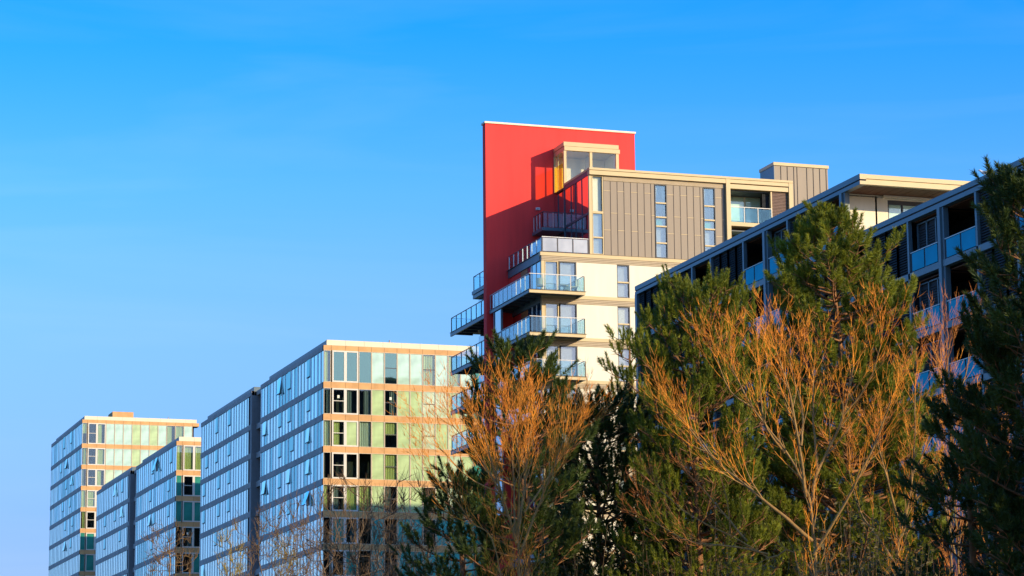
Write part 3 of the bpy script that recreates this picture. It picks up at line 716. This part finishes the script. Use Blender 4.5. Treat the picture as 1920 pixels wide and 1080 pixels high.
for (zf, zt) in floorsB:
    beam(96, 121.79, zf-.32, zf, nm='floor_beam')
    louvre_run(116.85, 121.6, zf+.02, zt-.03)
    bay(113.6, 116.5, zf, zt-.1, True)
    bay(109.75, 112.9, zf, zt-.1, False)
    louvre_run(105.95, 109.6, zf+.02, zt-.03)
    bay(102.9, 105.8, zf, zt-.1, False)
    louvre_run(97, 102.8, zf+.02, zt-.03)
for y, zt in ((113.3, 29.075), (134.0, 32.095), (124.04, 32.095), (97, 29.07)): main_post(y, zt)
for y in (116.68, 109.67, 105.87): thin_post(y, 0, 29.07)
for y in (137.0, 141.8, 144.65, 130.92, 126.85): thin_post(y, 0, 32.09)
MB().box(XB-.02, XB+.3, 153.7, 154.04, 0, 32.09).build('corner_post', M['steel'], B)
# deep window wall behind the louvres
MB().box(XB+.3, XB+.34, 96.2, 102.7, 0, 29.1).box(XB+.3, XB+.34, 106.0, 109.6, 0, 29.1).box(XB+.3, XB+.34, 116.9, 121.7, 0, 29.1).box(XB+.3, XB+.34, 124.2, 130.8, 0, 29.4).box(XB+.3, XB+.34, 127.0, 130.8, 29.4, 32.1).box(XB+.3, XB+.34, 137.1, 141.7, 0, 32.1).box(XB+.3, XB+.34, 144.8, 153.6, 0, 32.1).build('inner_wall', M['room'], B)

# gull on the near roof edge
gl_ = MB()
gp = [(0,-.26,.16),(0,-.20,.17),(0,-.08,.19),(0,.06,.20),(0,.15,.24),(0,.20,.30),(0,.25,.315),(0,.29,.30)]
gl_.tube(gp, [.01,.035,.075,.085,.06,.042,.045,.015], 8)
gull = gl_.build('gull', M['bird'], None, (XB+.17, 108.95, ZR-.01))
tag(gull, 'white and grey gull perched on the dark roof edge', 'bird')
link('beak', MB().tube([(0,.285,.303),(0,.34,.29)], [.014,.003], 5).mesh('beak', M['beak']), gull, WPOS[gull])
link('wing', MB().tube([(-.07,.10,.23),(-.085,-.05,.20),(-.05,-.30,.17)], [.02,.05,.008], 6).mesh('wing', M['metal']), gull, WPOS[gull])
link('wing', MB().tube([(.07,.10,.23),(.085,-.05,.20),(.05,-.30,.17)], [.02,.05,.008], 6).mesh('wing', M['metal']), gull, WPOS[gull])
for sx in (-.03, .03): link('leg', MB().tube([(sx,.02,.0),(sx,.02,.14)], .008, 5).mesh('leg', M['beak']), gull, WPOS[gull])
gull.rotation_euler.z = math.radians(70)
# ---------------------------------------------------------------- trees and shrubs
MW = np.array([_r, -_u2, _f])
def spot(px, py, d):
    """world point seen at photo pixel (px, py), d metres away on the ground"""
    r = MW.T @ np.array([(px-960)/FPX, (py-540)/FPX, 1.0])
    return CAM + r*d/math.hypot(r[0], r[1])
LAT = np.array([_cy, -_sy, 0.0]); DEP = np.array([_sy, _cy, 0.0])
def np_mesh(name, V, F, m, smooth=False):
    """V (n,3); F (k, 3 or 4)"""
    me = bpy.data.meshes.new(name)
    V = np.ascontiguousarray(V, dtype=np.float32); F = np.ascontiguousarray(F, dtype=np.int32)
    k, s = F.shape
    me.vertices.add(len(V)); me.vertices.foreach_set('co', V.ravel())
    me.loops.add(k*s); me.loops.foreach_set('vertex_index', F.ravel())
    me.polygons.add(k); me.polygons.foreach_set('loop_start', np.arange(0, k*s, s, dtype=np.int32))
    if smooth: me.polygons.foreach_set('use_smooth', np.ones(k, dtype=bool))
    me.update(calc_edges=True); me.materials.append(m)
    return me
def norm(v): return v/np.maximum(np.linalg.norm(v, axis=-1, keepdims=True), 1e-9)
def tubes(P0, P1, R0, R1, n=4):
    """many tapered segments at once"""
    P0, P1, R0, R1 = map(np.asarray, (P0, P1, R0, R1))
    d = norm(P1-P0); ref = np.where(np.abs(d[:, 2:3]) > .9, np.array([[1.0, 0, 0]]), np.array([[0, 0, 1.0]]))
    x = norm(np.cross(d, ref)); y = np.cross(d, x)
    a = np.arange(n)*2*PI/n
    ring = x[:, None, :]*np.cos(a)[None, :, None] + y[:, None, :]*np.sin(a)[None, :, None]
    V = np.concatenate([P0[:, None, :]+ring*R0[:, None, None], P1[:, None, :]+ring*R1[:, None, None]], 1)
    base = (np.arange(len(P0))*2*n)[:, None, None]
    j = np.arange(n); q = np.stack([j, (j+1) % n, n+(j+1) % n, n+j], 1)[None]
    return V.reshape(-1, 3), (base+q).reshape(-1, 4)

def needle_shoots(P, D, Ls, rng, name, m, nn=95, nl=.125, nw=.015, wide=46):
    """bottle brush pine shoots: P start points, D directions, Ls lengths"""
    k = len(P)
    t = rng.random((k, nn))**.8
    d = norm(D); ref = np.where(np.abs(d[:, 2:3]) > .9, np.array([[1.0, 0, 0]]), np.array([[0, 0, 1.0]]))
    x = norm(np.cross(d, ref)); y = np.cross(d, x)
    a = rng.random((k, nn))*2*PI
    op = np.radians(wide-wide*.55*t+rng.normal(0, 9, (k, nn)))          # needles close up towards the bud
    rad = x[:, None, :]*np.cos(a)[..., None]+y[:, None, :]*np.sin(a)[..., None]
    nd = d[:, None, :]*np.cos(op)[..., None]+rad*np.sin(op)[..., None]
    b = P[:, None, :]+d[:, None, :]*(t*Ls[:, None])[..., None]
    ln = nl*(.75+.5*rng.random((k, nn)))*(1-.25*t)
    tip = b+nd*ln[..., None]; tip[..., 2] -= .012
    side = norm(np.cross(nd, rng.normal(size=(k, nn, 3))))*nw*.5
    V = np.stack([b-side, b+side, tip], 2).reshape(-1, 3)
    return np_mesh(name, V, np.arange(len(V)).reshape(-1, 3), m)

def pine(label, px, d, ztop, prof, seed, nb=70, up=.75, shoot=.34, needles=95, m='needle', sparse=1.0, fill=1.0, nl=.135, wide=46, lean=0.0, only=None):
    """prof: (height, crown radius) pairs"""
    rng = np.random.default_rng(seed); nb = int(nb*.95); ztop -= .35+.6*shoot; prof = [(z-(.25+.5*shoot if z > 6 else 0), r) for z, r in prof]
    g = spot(px, 1080, d); base = np.array([g[0], g[1], 0.0])
    root = thing('pine_tree', tuple(base), label, 'tree', 'pines in front of the apartment blocks')
    pz = np.array([p[0] for p in prof]); pr = np.array([p[1] for p in prof])
    z0, z1 = pz.min(), ztop
    def axis(z): return base+np.array([0.10*math.sin(z*.6+seed)+lean*LAT[0]*(z/ztop)**2, .10*math.cos(z*.5+seed*2)+lean*LAT[1]*(z/ztop)**2, z])
    zs = np.linspace(0, ztop, 26); ax = np.array([axis(z) for z in zs]); rr = .12*(1-zs/ztop)**.8+.012
    sp0, sp1, sr0, sr1 = [], [], [], []
    SP, SD, SL = [], [], []
    zz = z0+(z1-z0)*np.sort(rng.random(nb)**.95)
    phi = rng.random()*7
    for z in zz:
        phi += 2.4+rng.normal(0, .25)
        R = np.interp(z, pz, pr)*rng.uniform(.55, 1.16)
        if R < .12: R = .12
        o = np.array([math.cos(phi), math.sin(phi), 0])
        if only is not None and (o @ LAT)*only < -.2: R *= .45
        zb = max(z-R*rng.uniform(.15, .5), z0*.6)
        n = max(4, int(R/.16)); prev = axis(zb); r0 = .012+.014*R
        wob = rng.normal(0, .06, 3); wob[2] = 0
        for i in range(1, n+1):
            s = i/n
            p = axis(zb)+(o+wob*s)*R*(s-.10*s*s)/.90+np.array([0, 0, (z-zb)*s**1.6+.10*R*s*s])
            sp0.append(prev); sp1.append(p); sr0.append(r0*(1-.75*(i-1)/n)); sr1.append(r0*(1-.75*s))
            if s > .46:
                for q in range(int(rng.integers(1, 3) if sparse > 1.2 else rng.integers(2, 4))):
                    lat = np.cross(o, [0, 0, 1.0])*rng.choice((-1, 1))
                    dd = o*rng.uniform(.05, .55)+lat*rng.uniform(0, .6)+np.array([0, 0, up*rng.uniform(.6, 1.3)])
                    dd /= np.linalg.norm(dd)
                    tw = rng.uniform(.05, .38)
                    b0 = p+rng.normal(0, .03, 3); b1 = b0+(dd*.5+lat*.4+o*.25)*tw
                    sp0.append(p); sp1.append(b1); sr0.append(.009); sr1.append(.007)
                    if rng.random() < fill:
                        SP.append(b1); SD.append(dd); SL.append(shoot*rng.uniform(.6, 1.25))
            prev = p
        SP.append(prev); SD.append(norm(o*.35+np.array([0, 0, 1.0])*up)); SL.append(shoot*rng.uniform(.9, 1.4))
    for k in range(3):                                            # leader candles
        SP.append(ax[-1]-np.array([0, 0, .25])+rng.normal(0, .05, 3)); SD.append(np.array([rng.normal(0, .12), rng.normal(0, .12), 1])); SL.append(shoot*1.5)
    V1, F1 = tubes(ax[:-1], ax[1:], rr[:-1], rr[1:], 8)
    V2, F2 = tubes(np.array(sp0), np.array(sp1), np.array(sr0), np.array(sr1), 4)
    link('trunk', np_mesh('trunk', np.concatenate([V1, V2])-base, np.concatenate([F1, F2+len(V1)]), M['bark'], True), root, WPOS[root])
    me = needle_shoots(np.array(SP)-base, np.array(SD), np.array(SL), rng, 'crown', M[m], needles, nl, .016, wide)
    link('crown', me, root, WPOS[root])
    return root

def bare(label, base, stems, env, seed, natt=420, step=.22, twigs=5, tl=.42, tr=.0040, mt='twig', mb='limb', upw=.9, infl=1.6, kill=.34, trunk_r=1.0, cat='tree', name='bare_tree', group='bare winter trees among the pines', gen=2):
    """space colonisation: limbs grow towards points in the crown's ellipsoids, then carry upright twigs.
    base world xy; stems: list of start polylines (offsets lateral, depth, z); env: ellipsoids (lat, dep, z, rl, rd, rz, share)"""
    rng = np.random.default_rng(seed)
    base = np.array([base[0], base[1], 0.0])
    root = thing(name, tuple(base), label, cat, group)
    att = []
    tot = sum(e[6] for e in env)
    for (l, dp, z, rl, rd, rz, sh) in env:
        k = int(natt*sh/tot); u = norm(rng.normal(size=(k, 3)))*(rng.random((k, 1))**.38)
        att.append(l*LAT+dp*DEP+np.array([0, 0, z])+u[:, :1]*rl*LAT+u[:, 1:2]*rd*DEP+u[:, 2:]*np.array([0, 0, rz]))
    att = np.concatenate(att)
    P = []; par = []
    for st in stems:
        pts = [l*LAT+dp*DEP+np.array([0, 0, z]) for l, dp, z in st]
        last = -1
        for a, b in zip(pts[:-1], pts[1:]):
            n = max(1, int(np.linalg.norm(b-a)/step))
            for i in range(n):
                P.append(a+(b-a)*(i/n)+rng.normal(0, .015, 3)); par.append(last); last = len(P)-1
        P.append(pts[-1]); par.append(last)
    P = list(P)
    for it in range(90):
        A = np.array(P)
        if not len(att): break
        D = np.linalg.norm(att[:, None, :]-A[None], axis=2)
        near = D.argmin(1); dm = D.min(1)
        att_keep = dm > kill
        grew = False
        dirs = {}
        lim = infl if it > 3 else 9
        for i in range(len(att)):
            if dm[i] < lim: dirs.setdefault(near[i], []).append((att[i]-A[near[i]])/dm[i])
        for n_, ds in dirs.items():
            v = np.sum(ds, 0); L = np.linalg.norm(v)
            if L < .05: continue
            v = v/L+np.array([0, 0, .12])+rng.normal(0, .14, 3); v /= np.linalg.norm(v)
            q = A[n_]+v*step
            if np.min(np.linalg.norm(A-q, axis=1)) < step*.45: continue
            P.append(q); par.append(n_); grew = True
        att = att[att_keep]
        if not grew: break
    P = np.array(P); par = np.array(par); N = len(P)
    kids = np.zeros(N, int)
    for i in range(N):
        if par[i] >= 0: kids[par[i]] += 1
    w = np.zeros(N); ex = 2.3
    for i in range(N-1, -1, -1):
        if kids[i] == 0: w[i] += .0075**ex
        if par[i] >= 0: w[par[i]] += w[i]
    rad = np.maximum(w**(1/ex)*.72*trunk_r, .0055)
    idx = np.where(par >= 0)[0]
    V, F = tubes(P[par[idx]], P[idx], np.minimum(rad[par[idx]], rad[idx]*1.5), rad[idx], 6)
    link('trunk', np_mesh('trunk', V, F, M[mb], True), root, WPOS[root])
    # twigs
    t0, t1, r0, r1 = [], [], [], []
    thin = np.where(rad < .0125)[0]
    for i in thin:
        if par[i] < 0: continue
        gd = norm(P[i]-P[par[i]])
        k = int(twigs*1.7) if kids[i] == 0 else int(rng.random() < .75)+int(rng.random() < .16*twigs)
        for _ in range(k):
            dd = norm(gd*.6+rng.normal(0, .36, 3)+np.array([0, 0, upw*1.15])); p = P[i]+(P[par[i]]-P[i])*rng.random()
            L = tl*rng.uniform(.5, 1.3); segs = 3; rr_ = tr*rng.uniform(.8, 1.3)
            sub = []
            for s in range(segs):
                q = p+dd*L/segs
                t0.append(p); t1.append(q); r0.append(rr_*(1-s*.25)); r1.append(rr_*(1-(s+1)*.25))
                sub.append(q); p = q; dd = norm(dd+rng.normal(0, .16, 3)+np.array([0, 0, .12*upw]))
            for g_ in range(gen):
                q = sub[rng.integers(0, 2)]; e = norm(dd+rng.normal(0, .5, 3)); Lq = L*rng.uniform(.25, .6)
                t0.append(q); t1.append(q+e*Lq*.55); r0.append(rr_*.65); r1.append(rr_*.5)
                t0.append(t1[-1]); e2 = norm(e+np.array([0, 0, .35*upw])); t1.append(t0[-1]+e2*Lq*.45); r0.append(rr_*.5); r1.append(rr_*.28)
    V, F = tubes(np.array(t0), np.array(t1), np.array(r0), np.array(r1), 3)
    link('crown', np_mesh('crown', V, F, M[mt], True), root, WPOS[root])
    return root

def fan(label, px, d, mains, seed, side=1.0, gap=.20, levels=3, twig_r=.0036, mt='twig', mb='limb', up=.10, tips=1.0, group='bare winter trees among the pines', spread=.42):
    """bare tree from a few main boughs, each a smooth curve through photo points (px, py, depth offset);
    side branches leave at narrow angles and turn upright, the last ones are the coloured twigs"""
    rng = np.random.default_rng(seed)
    g = spot(px, 1080, d); base = np.array([g[0], g[1], 0.0])
    root = thing('bare_tree', tuple(base), label, 'tree', group)
    B0, B1, b0, b1 = [], [], [], []; T0, T1, t0, t1 = [], [], [], []
    def put(p, q, ra, rb):
        if ra < .0066: T0.append(p); T1.append(q); t0.append(ra); t1.append(rb)
        else: B0.append(p); B1.append(q); b0.append(ra); b1.append(rb)
    def branch(p, dd, L, r, lev):
        n = max(3, int(L/.10)); s = L/n; acc = rng.uniform(0, gap); sd = rng.choice((-1, 1)); az = rng.random()*6.28
        for i in range(n):
            f = i/n
            dd = norm(dd+np.array([0, 0, up*(1.2-.5*abs(dd[2]))])+rng.normal(0, .055, 3))
            q = p+dd*s; ra, rb = r*(1-.72*f), r*(1-.72*(i+1)/n)
            put(p, q, max(ra, .0013), max(rb, .0008))
            acc += s
            if lev > 0 and acc > gap*(.42+.12*lev) and f > .12:
                acc = rng.uniform(-.03, .05); child(q, dd, L*(1-f*.75)*rng.uniform(.38, .72), rb, lev-1, az); az += 2.4+rng.normal(0, .5)
            p = q
        if lev > 0:
            for k in range(3): child(p, dd, L*rng.uniform(.3, .65), r*.4, lev-1, az+k*3)
    def child(p, dd, L, r, lev, az):
        if L < .10: return
        ref = np.array([0, 0, 1.0]) if abs(dd[2]) < .95 else np.array([1.0, 0, 0])
        x = norm(np.cross(dd, ref)); y = np.cross(dd, x)
        a = spread*rng.uniform(.7, 1.5)
        e_ = norm(dd*math.cos(a)+(x*math.cos(az)+y*math.sin(az))*math.sin(a))
        branch(p, e_, L, max(twig_r*rng.uniform(.8, 1.3) if lev == 0 else r*.60, .0024), lev)
    for pts, r0_, r1_ in mains:
        r0_, r1_ = r0_*.78, r1_*.85
        P = [spot(a, b, d)+DEP*dep-base for a, b, dep in pts]
        if pts[0][1] > 1079: P.insert(0, np.zeros(3))
        # smooth curve through the points
        C = []
        Q = [2*P[0]-P[1]]+P+[2*P[-1]-P[-2]]
        for k in range(1, len(Q)-2):
            m = max(2, int(np.linalg.norm(Q[k+1]-Q[k])/.14))
            for j in range(m):
                u = j/m
                C.append(.5*((2*Q[k])+(-Q[k-1]+Q[k+1])*u+(2*Q[k-1]-5*Q[k]+4*Q[k+1]-Q[k+2])*u*u+(-Q[k-1]+3*Q[k]-3*Q[k+1]+Q[k+2])*u**3))
        C.append(P[-1]); C = np.array(C)+np.cumsum(rng.normal(0, .006, (len(C), 3)), 0)
        n = len(C)-1; az = rng.random()*6.28; acc = 0
        tot = sum(np.linalg.norm(C[i+1]-C[i]) for i in range(n)); run = 0
        for i in range(n):
            f = i/n; L = np.linalg.norm(C[i+1]-C[i]); run += L; acc += L
            ra, rb = r0_+(r1_-r0_)*f, r0_+(r1_-r0_)*(i+1)/n
            put(C[i], C[i+1], ra, rb)
            zz = C[i+1][2]
            if f > .30 and acc > gap and zz > 4.5:
                acc = rng.uniform(-.05, .05)
                dd = norm(C[i+1]-C[i])
                child(C[i+1], dd, side*rng.uniform(.75, 1.25)*(1.15-.55*f), rb, levels-1, az); az += 2.4+rng.normal(0, .5)
        for k in range(5): child(C[-1], norm(C[-1]-C[-2]), side*tips*rng.uniform(.5, .9), r1_, levels-1, az+k*2.1)
    V, F = tubes(np.array(B0), np.array(B1), np.array(b0), np.array(b1), 6)
    link('trunk', np_mesh('trunk', V, F, M[mb], True), root, WPOS[root])
    V, F = tubes(np.array(T0), np.array(T1), np.array(t0), np.array(t1), 3)
    link('crown', np_mesh('crown', V, F, M[mt], True), root, WPOS[root])
    return root

def shrub(label, px, d, ztop, rl, rd, seed, n=2600, m='leaf', tw='twigd', lat=0):
    rng = np.random.default_rng(seed)
    g = spot(px, 1080, d); base = np.array([g[0], g[1], 0.0])
    root = thing('shrub', tuple(base), label, 'shrub', 'olive undergrowth shrubs')
    # upright stems that fan out, leaves along their upper part
    k = max(30, n//45); t0, t1, r0, r1, lp = [], [], [], [], []
    for i in range(k):
        a = rng.random()*2*PI; rr_ = rng.random()**.5
        top = LAT*(rl*rr_*math.cos(a))+DEP*(rd*rr_*math.sin(a))+np.array([0, 0, ztop*(1-.35*rr_**2)*rng.uniform(.72, 1.05)])
        p = LAT*(rl*.2*math.cos(a))+DEP*(rd*.2*math.sin(a))
        q0 = p; S_ = 9
        for s in range(1, S_+1):
            f = s/S_; q = p+(top-p)*f; q = q+(top-p)*np.array([1, 1, 0])*(-.25*f*(1-f))+rng.normal(0, .06, 3)
            t0.append(q0); t1.append(q); r0.append(.007*(1.05-f)+.003); r1.append(.007*(1.0-f)+.0025)
            if f > .3:
                for _ in range(int(n/k/3.2)): lp.append(q0+(q-q0)*rng.random()+rng.normal(0, .10, 3))
            q0 = q
    V, F = tubes(np.array(t0), np.array(t1), np.array(r0), np.array(r1), 4)
    link('stems', np_mesh('stems', V, F, M[tw], True), root, WPOS[root])
    lp = np.array(lp); kk = len(lp)
    u = norm(rng.normal(size=(kk, 3))); v = norm(np.cross(u, rng.normal(size=(kk, 3)))); s = rng.uniform(.022, .05, (kk, 1))
    V = np.stack([lp-u*s, lp+v*s*.45, lp+u*s, lp-v*s*.45], 1).reshape(-1, 3)
    link('foliage', np_mesh('foliage', V, np.arange(len(V)).reshape(-1, 4), M[m]), root, WPOS[root])
    return root

def zat(py, d): return spot(960, py, d)[2]
# pines, left to right
D = 54
pine('low pine below the red tower with bare orange twigs in front', 985, D, zat(612, D), [(3, 1.6), (zat(900, D), 1.35), (zat(760, D), 1.1), (zat(660, D), .75), (zat(615, D), .2)], 11, nb=110, up=.9, m='needle_shade', shoot=.36, needles=140, nl=.15, wide=50)
D = 57
pine('dark shaded pine between the two bare trees', 1128, D, zat(705, D), [(3, 2.0), (zat(950, D), 1.6), (zat(800, D), 1.15), (zat(720, D), .5)], 12, nb=190, up=.6, m='needle_shade', shoot=.32)
D = 55
pine('full yellow green pine with upright candles in front of the stepped block', 1318, D, zat(505, D), [(3, 2.2), (zat(900, D), 1.3), (zat(700, D), 1.2), (zat(580, D), 1.2), (zat(520, D), .7)], 13, nb=320, up=1.7, shoot=.32, needles=130, nl=.11, wide=44)
D = 58
pine('thin pine with sparse tufted branches before the pale tower wall', 1178, D, zat(590, D), [(5, 1.1), (zat(820, D), .75), (zat(650, D), .42), (zat(600, D), .2)], 14, nb=46, up=.9, shoot=.30, sparse=1.6, fill=.85)
D = 58
pine('tallest pine in the middle with twin candles at its tip', 1585, D, zat(385, D), [(3, 2.3), (zat(900, D), 1.9), (zat(640, D), 1.75), (zat(520, D), 1.5), (zat(440, D), .95), (zat(395, D), .25)], 15, nb=260, up=1.0, shoot=.28, needles=130, nl=.14, wide=58)
D = 44
edge_pine = pine('dark pine cut off by the right edge of the view', 1978, D, zat(318, D), [(3, 2.2), (zat(900, D), 1.6), (zat(640, D), 1.22), (zat(480, D), .85), (zat(350, D), .45), (zat(270, D), .15)], 16, nb=165, up=.9, m='needle_shade', shoot=.34, needles=140, nl=.15, wide=55)
D = 60
pine('short pine filling the gap left of the tallest pine', 1440, D, zat(600, D), [(3, 1.7), (zat(850, D), 1.2), (zat(680, D), .7), (zat(610, D), .2)], 17, nb=80, up=.9, shoot=.36)
D = 45
pine('low dark pine with drooping boughs before the lower balconies', 1822, D, zat(715, D), [(3, 1.5), (zat(980, D), .9), (zat(860, D), .7), (zat(730, D), .2)], 18, nb=60, up=.5, m='needle_shade', shoot=.34)
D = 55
pine('small dark pine at the foot of the nearest glass block', 870, D, zat(835, D), [(3, 1.5), (zat(1000, D), 1.0), (zat(900, D), .6), (zat(840, D), .2)], 19, nb=60, up=.6, m='needle_shade', shoot=.32)
# two unseen pines added past the right edge to shade trees in view
for (x, y, sc, rz, lab) in ((22.6, 34.9, .92, 1.9, 'unseen pine added past the right edge for shade, the one nearer the camera'), (25.2, 36.2, .95, 4.0, 'unseen pine added past the right edge for shade, the one behind its neighbour')):
    o = edge_pine.copy(); COL.objects.link(o); o.location = (x, y, 0); o.scale = (1.25, 1.25, sc); o.rotation_euler.z = rz; o['label'] = lab
    for ch in edge_pine.children:
        q = ch.copy(); COL.objects.link(q); q.parent = o
# bare trees
fan('bushy bare tree with orange twigs below the red tower', 965, 47,
    [([(975,1080,0),(968,1010,0),(945,930,0),(900,850,.2),(850,790,.3)], .045, .012), ([(968,1010,0),(930,900,-.3),(905,810,-.4)], .03, .010),
     ([(968,1020,0),(985,900,.3),(1000,780,.4)], .035, .011), ([(975,1040,0),(1020,930,-.2),(1060,830,-.4)], .03, .010),
     ([(965,1000,0),(960,890,.5),(955,780,.7)], .026, .009), ([(940,1080,0),(880,980,.1),(815,900,.2)], .03, .009), ([(945,930,0),(880,900,-.5),(830,850,-.8)], .02, .008),
     ([(985,960,0),(1035,880,.5),(1085,800,.6)], .022, .008), ([(968,1010,0),(975,900,-.6),(965,800,-.8)], .024, .009)],
    21, side=.85, gap=.068, spread=.40)
fan('wide bare tree with bright orange twigs, largest of the bare trees', 1525, 42,
    [([(1530,1080,0),(1523,1015,0),(1512,930,0),(1470,850,0),(1410,760,.2),(1375,690,.3)], .060, .013), ([(1512,930,0),(1500,840,-.2),(1480,740,-.3),(1455,670,-.4)], .035, .011),
     ([(1518,960,0),(1535,880,.2),(1580,780,.2),(1600,680,.3)], .040, .012), ([(1523,1015,0),(1440,950,-.2),(1340,870,-.3),(1290,810,-.3)], .042, .012),
     ([(1535,880,.2),(1530,780,.5),(1530,680,.6)], .026, .010), ([(1470,850,0),(1430,800,-.5),(1420,700,-.7)], .024, .009), ([(1525,1040,0),(1590,930,-.3),(1640,830,-.4),(1665,760,-.5)], .032, .010),
     ([(1340,870,-.3),(1310,820,0),(1262,770,.1)], .018, .008), ([(1500,840,-.2),(1510,760,.4),(1490,660,.8)], .022, .009), ([(1580,780,.2),(1625,720,0),(1645,650,-.2)], .02, .008), ([(1410,760,.2),(1370,730,.1),(1345,670,0)], .018, .008)],
    22, side=.72, gap=.10, spread=.38)
fan('low spreading bare tree with reddish twigs under the widest bare tree', 1480, 44,
    [([(1500,1080,0),(1440,1040,0),(1370,1000,0),(1290,960,.1),(1235,915,.2)], .040, .010), ([(1440,1040,0),(1380,1030,-.2),(1290,1020,-.3),(1225,985,-.3)], .026, .009),
     ([(1400,1015,0),(1350,950,.2),(1310,900,.3)], .024, .009), ([(1370,1000,0),(1360,940,-.3),(1345,890,-.4)], .018, .008)],
    23, side=.6, gap=.115, mt='twigr')
fan('bare tree with yellowish forked stems left of the dark pine', 1690, 49,
    [([(1680,1080,0),(1690,990,0),(1705,900,0),(1715,800,.2),(1720,720,.3)], .055, .012), ([(1690,990,0),(1660,900,-.2),(1640,830,-.2)], .035, .010),
     ([(1705,900,0),(1745,820,.2),(1770,740,.3)], .03, .010), ([(1680,1060,0),(1620,960,.3),(1600,880,.4)], .03, .010), ([(1695,960,0),(1760,880,-.3),(1810,800,-.5)], .03, .010)],
    24, side=.8, gap=.125)
fan('slim red twigged bare tree rising in front of the lower balconies', 1800, 56,
    [([(1800,1080,0),(1795,950,0),(1785,800,0),(1780,700,.1),(1783,640,.1)], .04, .010), ([(1785,800,0),(1760,700,-.2),(1750,650,-.2)], .02, .008), ([(1788,780,0),(1815,700,.2),(1825,650,.2)], .02, .008)],
    25, side=.8, gap=.15, mt='twigr', spread=.34)
fan('low bare tree with leaning trunks under the dark pine', 1850, 52,
    [([(1780,1080,0),(1800,1000,0),(1830,930,0),(1850,850,.2)], .05, .012), ([(1790,1040,0),(1770,960,-.2),(1760,890,-.2)], .03, .010), ([(1860,1080,0),(1880,980,.2),(1890,880,.3)], .04, .010)],
    26, side=.8, gap=.15)
# thin brown trees before the glass blocks
for (px, D, ptop, w, sd, lab, mtw) in ((640, 70, 900, 1.5, 31, 'thin brown leafless tree at the corner of the nearest glass block', 'twigd'),
        (770, 66, 905, 1.3, 32, 'fine twigged brown tree left of the orange bare tree', 'twigd'),
        (520, 74, 960, 1.4, 33, 'thin brown leafless tree before the side of the nearest glass block', 'twigd'),
        (700, 62, 985, 1.2, 36, 'low brown thicket tree below the windowed end of the nearest glass block', 'twigd')):
    b = spot(px, 1080, D); zb = zat(1080, D); zt = zat(ptop, D)
    bare(lab, b, [[(0,0,0),(.05,0,zb*.7),(.0,0,zb)],[(.05,0,zb*.7),(.4,.1,zb+.3)],[(.05,0,zb*.7),(-.45,.1,zb+.2)]],
         [(0, 0, zb+(zt-zb)*.45, w, w*.8, (zt-zb)*.62, 1.0), (.1, 0, zb-.4, w*1.15, w, .9, .7)], sd, natt=430, twigs=3, tl=.5, tr=.0075, mt=mtw, mb='limbd', upw=.6, kill=.34, step=.24, gen=1, group='thin brown trees before the glass blocks')
for (px, D, ptop, sd, lab) in ((432, 80, 985, 41, 'narrow upright yellow tree by the recessed joint of the nearest glass block'),
        (536, 80, 1005, 42, 'narrow upright yellow tree before the side wall of the nearest glass block'),
        (318, 88, 990, 43, 'slim reddish birch before the middle glass block')):
    b = spot(px, 1080, D); zb = zat(1080, D); zt = zat(ptop, D)
    bare(lab, b, [[(0,0,0),(.03,0,zb*.6),(0,0,zb),(0,0,zt-.5)]], [(0, 0, zb+(zt-zb)*.35, .42 if sd < 43 else .9, .42, (zt-zb)*.7, 1.0)], sd, natt=190, twigs=4, tl=.34, tr=.008,
         mt='twigy' if sd < 43 else 'twigd', mb='limbd' if sd < 43 else 'limb', upw=1.0, kill=.24, step=.2, gen=1, group='slim trees before the glass blocks')
# undergrowth
for i, (px, D, ptop, rl, lab) in enumerate(((1420, 46, 985, 1.3, 'olive shrub below the low spreading bare tree'), (1600, 40, 930, 1.0, 'olive shrub at the foot of the widest bare tree'),
        (1760, 46, 950, 1.2, 'olive shrub between the yellowish bare tree and the dark pine'), (1220, 52, 1000, 1.3, 'olive shrub below the thin tufted pine'),
        (1640, 47, 880, .9, 'tall olive shrub behind the forked yellowish stems'), (1000, 50, 1020, 1.4, 'olive shrub under the bushy orange bare tree'), (1880, 48, 1000, 1.0, 'olive shrub at the lower right corner'), (1530, 45, 960, 1.1, 'brown shrub between the low spreading tree and the widest bare tree'), (1330, 53, 960, 1.1, 'brown shrub below the full yellow green pine'), (1100, 53, 985, 1.2, 'brown shrub under the dark shaded pine'), (1700, 40, 1010, .9, 'brown shrub right of the widest bare tree, nearest of the shrubs'))):
    shrub(lab, px, D, zat(ptop, D), rl, rl*.8, 50+i, n=3600 if lab[0] == 'o' else 1800)
